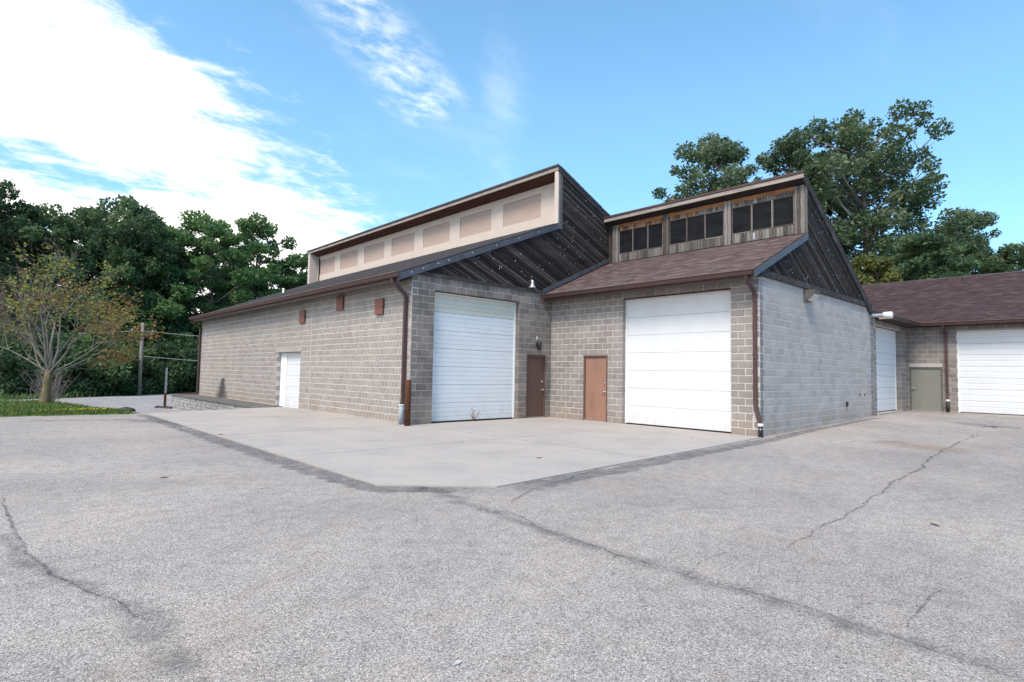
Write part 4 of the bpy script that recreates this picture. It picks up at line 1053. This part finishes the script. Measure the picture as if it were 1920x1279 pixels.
# trees behind the rear wing
RT = [(1342, 62, P5, 28.8, 'slim cottonwood tree standing apart behind the dark board gable', 'cottonwood_tree', .4),
      (1490, 60, P5, 27.6, 'middle cottonwood with rounded top between two taller cottonwoods', 'cottonwood_tree', 2.2),
      (1632, 58, P4, 29.2, 'tallest spreading cottonwood tree behind the rear wing roof', 'cottonwood_tree', 2.7),
      (1700, 46, P6, 13.4, 'dense dark green tree low behind the purple-brown roof', 'broadleaf_tree', .3),
      (1815, 62, P5, 20.8, 'grey green tree behind the yellowish one above the rear roof', 'cottonwood_tree', 4.0),
      (1805, 45, P7, 10.6, 'yellow green young tree just above the rear roof ridge', 'young_tree', 1.5),
      (1905, 60, P6, 16.6, 'dark tree at the end of the rear roof ridge', 'broadleaf_tree', 2.0),
      (1640, 44, P7, 11.5, 'pale green young tree directly under the tallest cottonwood', 'young_tree', 3.1),
      (1760, 66, P3, 20.0, 'broad dark tree filling the gap behind the dense low tree', 'broadleaf_tree', 3.0)]
RH = {id(P4): 26, id(P5): 22, id(P6): 13, id(P7): 11, id(P3): 15}
for (px, dp, pr, h, lb, nm, rot) in RT:
    plant_tree(nm, pr, far(px, dp, -.9), h/RH[id(pr)], rot, lb, group='trees behind the rear wing')
# shrubs of the wood edge
def shrub_proto(seed, mat, rx, h, clumps, per, leaf):
    rg = np.random.default_rng(seed); cs, rs = [], []; tr = MB()
    for i in range(clumps):
        an, r, z = rg.uniform(0, 6.28), rx*rg.uniform(0, 1)**.5, rg.uniform(.15, 1)*h; z *= 1-.35*(r/rx)
        cs.append((r*math.cos(an), r*math.sin(an), z)); rs.append(rg.uniform(.35, .65)*h*.38)
        tr.tube([(rg.normal(0, .12), rg.normal(0, .12), -.1), (cs[-1][0]*.5, cs[-1][1]*.5, z*.6), cs[-1]], [.03, .02, .008], 4, cap=False)
    V, Q, T = leaf_cloud(cs, rs, per, leaf, rg, .85, .3); tm = tr.mesh('stems'); tm.materials.append(M['bark']); return tm, np_mesh('foliage', V, Q, T, M[mat])
S1, S2, S3 = shrub_proto(31, 'leaf_shrub', 1.9, 2.6, 26, 240, .13), shrub_proto(32, 'leaf_locust', 1.7, 3.4, 28, 240, .13), shrub_proto(33, 'leaf_dark', 2.4, 4.5, 34, 260, .15)
edge = [(-60, 42.5), (-10, 43), (35, 42), (70, 43), (118, 44.5), (160, 45), (205, 46), (238, 48.5), (276, 50), (300, 50.5), (335, 52), (365, 54), (395, 57), (180, 50), (255, 53), (110, 50), (40, 49), (320, 58), (-40, 50), (145, 56), (225, 58), (290, 62), (370, 64), (60, 57)]
for i, (px, dp) in enumerate(edge):
    pr = (S1, S2, S3)[i % 3] if dp < 49 else (S3, S2)[i % 2]; s = random.uniform(.8, 1.25)*(1.55 if i > 12 else 1)
    plant_tree('shrub', pr, far(px, dp, -.85), s, i*2.1, 'leafy green shrub at the edge of the wood beyond the road', 'shrub', 'shrubs along the wood edge', ('stems', 'foliage'))
# tall grass with pale plumes along the verge
n = 9000; u = RNG.uniform(-60, 60, n); w = RNG.uniform(.2, 3.2, n)
P = np.stack([ra.x+rd.x*u+rn.x*w, ra.y+rd.y*u+rn.y*w, np.full(n, -.82)], 1)
hgt = RNG.uniform(.2, .55, n)*(1+1.6*np.clip((u-28)/8, 0, 1))
o = link('tall_grass', blades('tall_grass', 'tall_grass', P, hgt, RNG.uniform(.1, .6, n), RNG.uniform(.02, .045, n), RNG.uniform(0, 1, n))); tag(o, 'tall rough grass along the far side of the road', 'grass', kind='stuff')

# lawn island: mound with clipped grass
lp = [(-60, 16.3), (-30, 16.45), (-20, 16.45), (-14.74, 16.42), (-13, 16.2), (-11.59, 15.95), (-11.35, 16.5), (-11.87, 18.18), (-12.0, 20), (-12.29, 21.6), (-13.03, 24.04), (-14.63, 24.4), (-20, 24.5), (-60, 25)]
def inside(x, y, poly=lp):
    c = False
    for i in range(len(poly)):
        (x0, y0), (x1, y1) = poly[i], poly[i-1]
        if (y0 > y) != (y1 > y) and x < (x1-x0)*(y-y0)/(y1-y0)+x0: c = not c
    return c
def edge_d(x, y):
    d = 9.
    for i in range(len(lp)):
        a, b = Vector(lp[i-1]), Vector(lp[i]); ab = b-a; t = max(0, min(1, (Vector((x, y))-a).dot(ab)/ab.length_squared)); d = min(d, (a+ab*t-Vector((x, y))).length)
    return d
def lz(x, y):
    d = edge_d(x, y) if inside(x, y) else -edge_d(x, y)
    if d < 0: return gz(x, y)-.05 if d < -.3 else gz(x, y)+.005
    return gz(x, y)*(1-sstep(d, 0, .55)) + .06*sstep(d, 0, .4) + .05*sstep(d, .4, 2.5)
lawn = grid('lawn', lin(-26, -11.2, 75), lin(15.7, 25, 60), lz, M['lawn_soil'], keep=lambda x, y: edge_d(x, y) < .25 or inside(x, y)); tag(lawn, kind='structure')
pts = []
while len(pts) < 26000:
    x, y = random.uniform(-21, -11.3), random.uniform(15.9, 24.3)
    if x < -17 and random.random() < .6: continue
    if inside(x, y) and edge_d(x, y) > .03:
        leaf_litter = math.hypot(x+13.4, y-21.5)
        if leaf_litter < 2.6 and y > 19.2 and random.random() < .45: continue
        pts.append((x, y, lz(x, y)))
P = np.array(pts); n = len(P); g = link('lawn_grass', blades('lawn_grass', 'grass', P, RNG.uniform(.05, .13, n), RNG.uniform(.1, .9, n), RNG.uniform(.008, .018, n), RNG.uniform(0, 1, n)), None, None)
tag(g, 'short bright green grass of the lawn island', 'grass', kind='stuff')
fl = np.array([(x, y, lz(x, y)+.07) for x, y in [(-12.4+random.gauss(0, .55), 16.6+abs(random.gauss(0, .35))) for _ in range(150)] if inside(x, y)])
n = len(fl); g = link('yellow_flowers', blades('yellow_flowers', 'yellow_flower', fl, np.full(n, .045), np.full(n, .8), np.full(n, .028), RNG.uniform(0, 1, n))); tag(g, 'tiny yellow flowers dotted through the lawn edge', 'flowers', kind='stuff')

# half-bare maple on the lawn
random.seed(5)
def bare_maple():
    rg = np.random.default_rng(8); tr = MB(); tips = []
    tk = MB(); tk.tube([(0, 0, -.2), (.0, 0, .12), (.03, .0, .6), (.05, .0, 1.2), (.09, 0, 1.6)], [.27, .225, .18, .165, .14], 12); tr.tube([(.08, 0, 1.45), (.12, .0, 2.1), (.10, .1, 2.9), (.2, .12, 4.0)], [.138, .10, .06, .02], 9)
    def grow(p, d, L, r, lev):
        pts = [p]; q_ = p.copy(); dd = d.copy(); n = 5
        for i in range(n):
            dd = (dd+Vector(rg.normal(0, .10, 3))+Vector((0, 0, .05 if lev < 2 else .03))).normalized(); q_ = q_+dd*L/n; pts.append(q_.copy())
        tr.tube(pts, [r*(1-.62*i/n) for i in range(n+1)], 7 if lev < 2 else 4, cap=False)
        if lev >= 2:
            for i in (2, 3, 4, 5): tips.append((pts[i].copy(), lev))
        if lev < 4:
            k = (4, 4, 3, 2)[lev]
            for j in range(k):
                i = int(rg.integers(2, n+1)) if j else n; ax = Vector(rg.normal(0, 1, 3)); ax = (ax-ax.project(dd)).normalized()
                nd = (dd*rg.uniform(.75, 1.0)+ax*rg.uniform(.45, .8)).normalized(); nd.z = max(nd.z, -.12)
                grow(pts[i], nd, L*rg.uniform(.52, .74), max(.006, r*.40), lev+1)
    # main limbs fan out; directions along/away from the lot
    lat = Vector((_Rv.x, _Rv.y, 0)); dep = Vector((_F.x, _F.y, 0)).normalized()
    for (a, b, c, L, r) in ((-.62, .1, 1.0, 2.6, .13), (-.25, .35, 1.15, 2.7, .12), (.05, -.2, 1.2, 2.8, .13), (.42, .1, 1.0, 2.9, .15), (.75, -.25, .75, 2.7, .12), (-1.0, -.2, .40, 2.6, .09), (1.0, .2, .42, 2.7, .09), (.1, .6, .9, 2.4, .10), (-.5, -.5, .9, 2.3, .09), (-.9, .1, .75, 2.6, .10), (1.0, -.1, .22, 2.4, .07)):
        d = (lat*a+dep*b+Vector((0, 0, c))).normalized(); grow(Vector((.05+.04*rg.uniform(), .0, rg.uniform(1.25, 1.8))), d, L, r*.52, 0)
    # leaves: thin on the left, fuller and rustier low on the right
    LP, LT = [], []
    for p, lev in tips:
        sd = p.dot(lat); dens = .05 if sd < -.3 else (.20 if sd > .2 else .17)
        if p.z > 5.6: dens *= .75
        if rg.uniform() > dens: continue
        k = int(rg.integers(3, 9)); base = .85 if (p.z > 2.9 and sd > -.6 and sd < 2.2) else .32
        for _ in range(k): LP.append(np.array(p)+rg.normal(0, .15, 3)); LT.append(np.clip(base+rg.normal(0, .25), 0, 1))
    LP = np.array(LP); n = len(LP); a = rg.normal(size=(n, 3)); a[:, 2] *= .4; a /= np.linalg.norm(a, axis=1)[:, None]; b = np.cross(a, rg.normal(size=(n, 3))); b /= np.linalg.norm(b, axis=1)[:, None]
    s = .07*rg.uniform(.6, 1.3, n)[:, None]; V = np.stack([LP-a*s, LP+b*s*.75, LP+a*s, LP-b*s*.75], 1).reshape(-1, 3)
    a1 = tk.mesh('trunk'); a1.materials.append(M['moss_bark']); a2 = tr.mesh('limbs'); a2.materials.append(M['maple_bark']); return a1, a2, np_mesh('leaves', V, np.arange(n*4).reshape(n, 4), LT, M['leaf_autumn'])
tb = at(84, 757, .09)
plant_tree('maple_tree', bare_maple(), tb, .80, 0, 'half-bare maple tree with rusty sparse leaves on the lawn', parts=('trunk', 'limbs', 'crown'))
# dead shrub behind the maple
bp = far(98, 33, -.70); o = empty('dead_shrub', bp, 'leafless grey twiggy shrub behind the maple trunk', 'shrub'); mb = MB(); rg = np.random.default_rng(4)
for i in range(70):
    a, t = rg.uniform(0, 6.28), rg.uniform(.15, .95); L = rg.uniform(1.3, 2.4); d = Vector((math.cos(a)*t, math.sin(a)*t, 1)).normalized(); p0 = bp+Vector((rg.normal(0, .15), rg.normal(0, .15), -.02)); p1 = p0+d*L*.5+Vector(rg.normal(0, .06, 3)); p2 = p0+d*L+Vector(rg.normal(0, .12, 3))
    mb.tube([p0, p1, p2], [.018, .011, .004], 4, cap=False)
    for k in range(3): q0 = p1.lerp(p2, rg.uniform(0, .8)); mb.tube([q0, q0+Vector(rg.normal(0, .22, 3))+d*.2], [.006, .003], 3, cap=False)
mb.build('twigs', M['twig'], o)

# utility pole with wires
up = far(266, 47, -1.0)
o = empty('utility_pole', up, 'weathered wooden utility pole in front of the wood', 'pole')
MB().tube([up+Vector((0, 0, -.1)), up+Vector((0, 0, 6.2))], [.16, .11], 10).build('shaft', M['pole_wood'], o)
MB().box((-1.0, -.06, -.06), (1.0, .06, .06)).build('crossarm', M['pole_wood'], o, Matrix.Translation(up+Vector((0, 0, 5.45))) @ Matrix.Rotation(.4, 4, 'Z'))
for x in (-.85, .85): MB().lathe([(.04, .06), (.055, .12), (.03, .2)], (x, 0, 0), 8).build('insulator', M['pale_rock'], o, Matrix.Translation(up+Vector((0, 0, 5.45))) @ Matrix.Rotation(.4, 4, 'Z'))
for nm, z, mt, lb in (('power_line', 5.55, 'silver_wire', 'pale upper wire running from the utility pole behind the building'), ('power_line', 4.0, 'wire', 'dark middle wire running from the utility pole behind the building'), ('power_line', 3.45, 'silver_wire', 'thick pale lower wire running from the utility pole behind the building')):
    a, b = up+Vector((0, 0, z)), far(640, 52, -1.0+z+.3); c0 = far(-200, 43, -1+z)
    pts = []
    for (s0, s1) in ((c0, a), (a, b)):
        for i in range(10): t = i/10; p = s0.lerp(s1, t); p.z -= .5*math.sin(math.pi*t); pts.append(p)
    pts.append(b); tag(MB().tube(pts, .013 if mt == 'silver_wire' else .010, 5).build(nm, M[mt]), lb, 'wire')
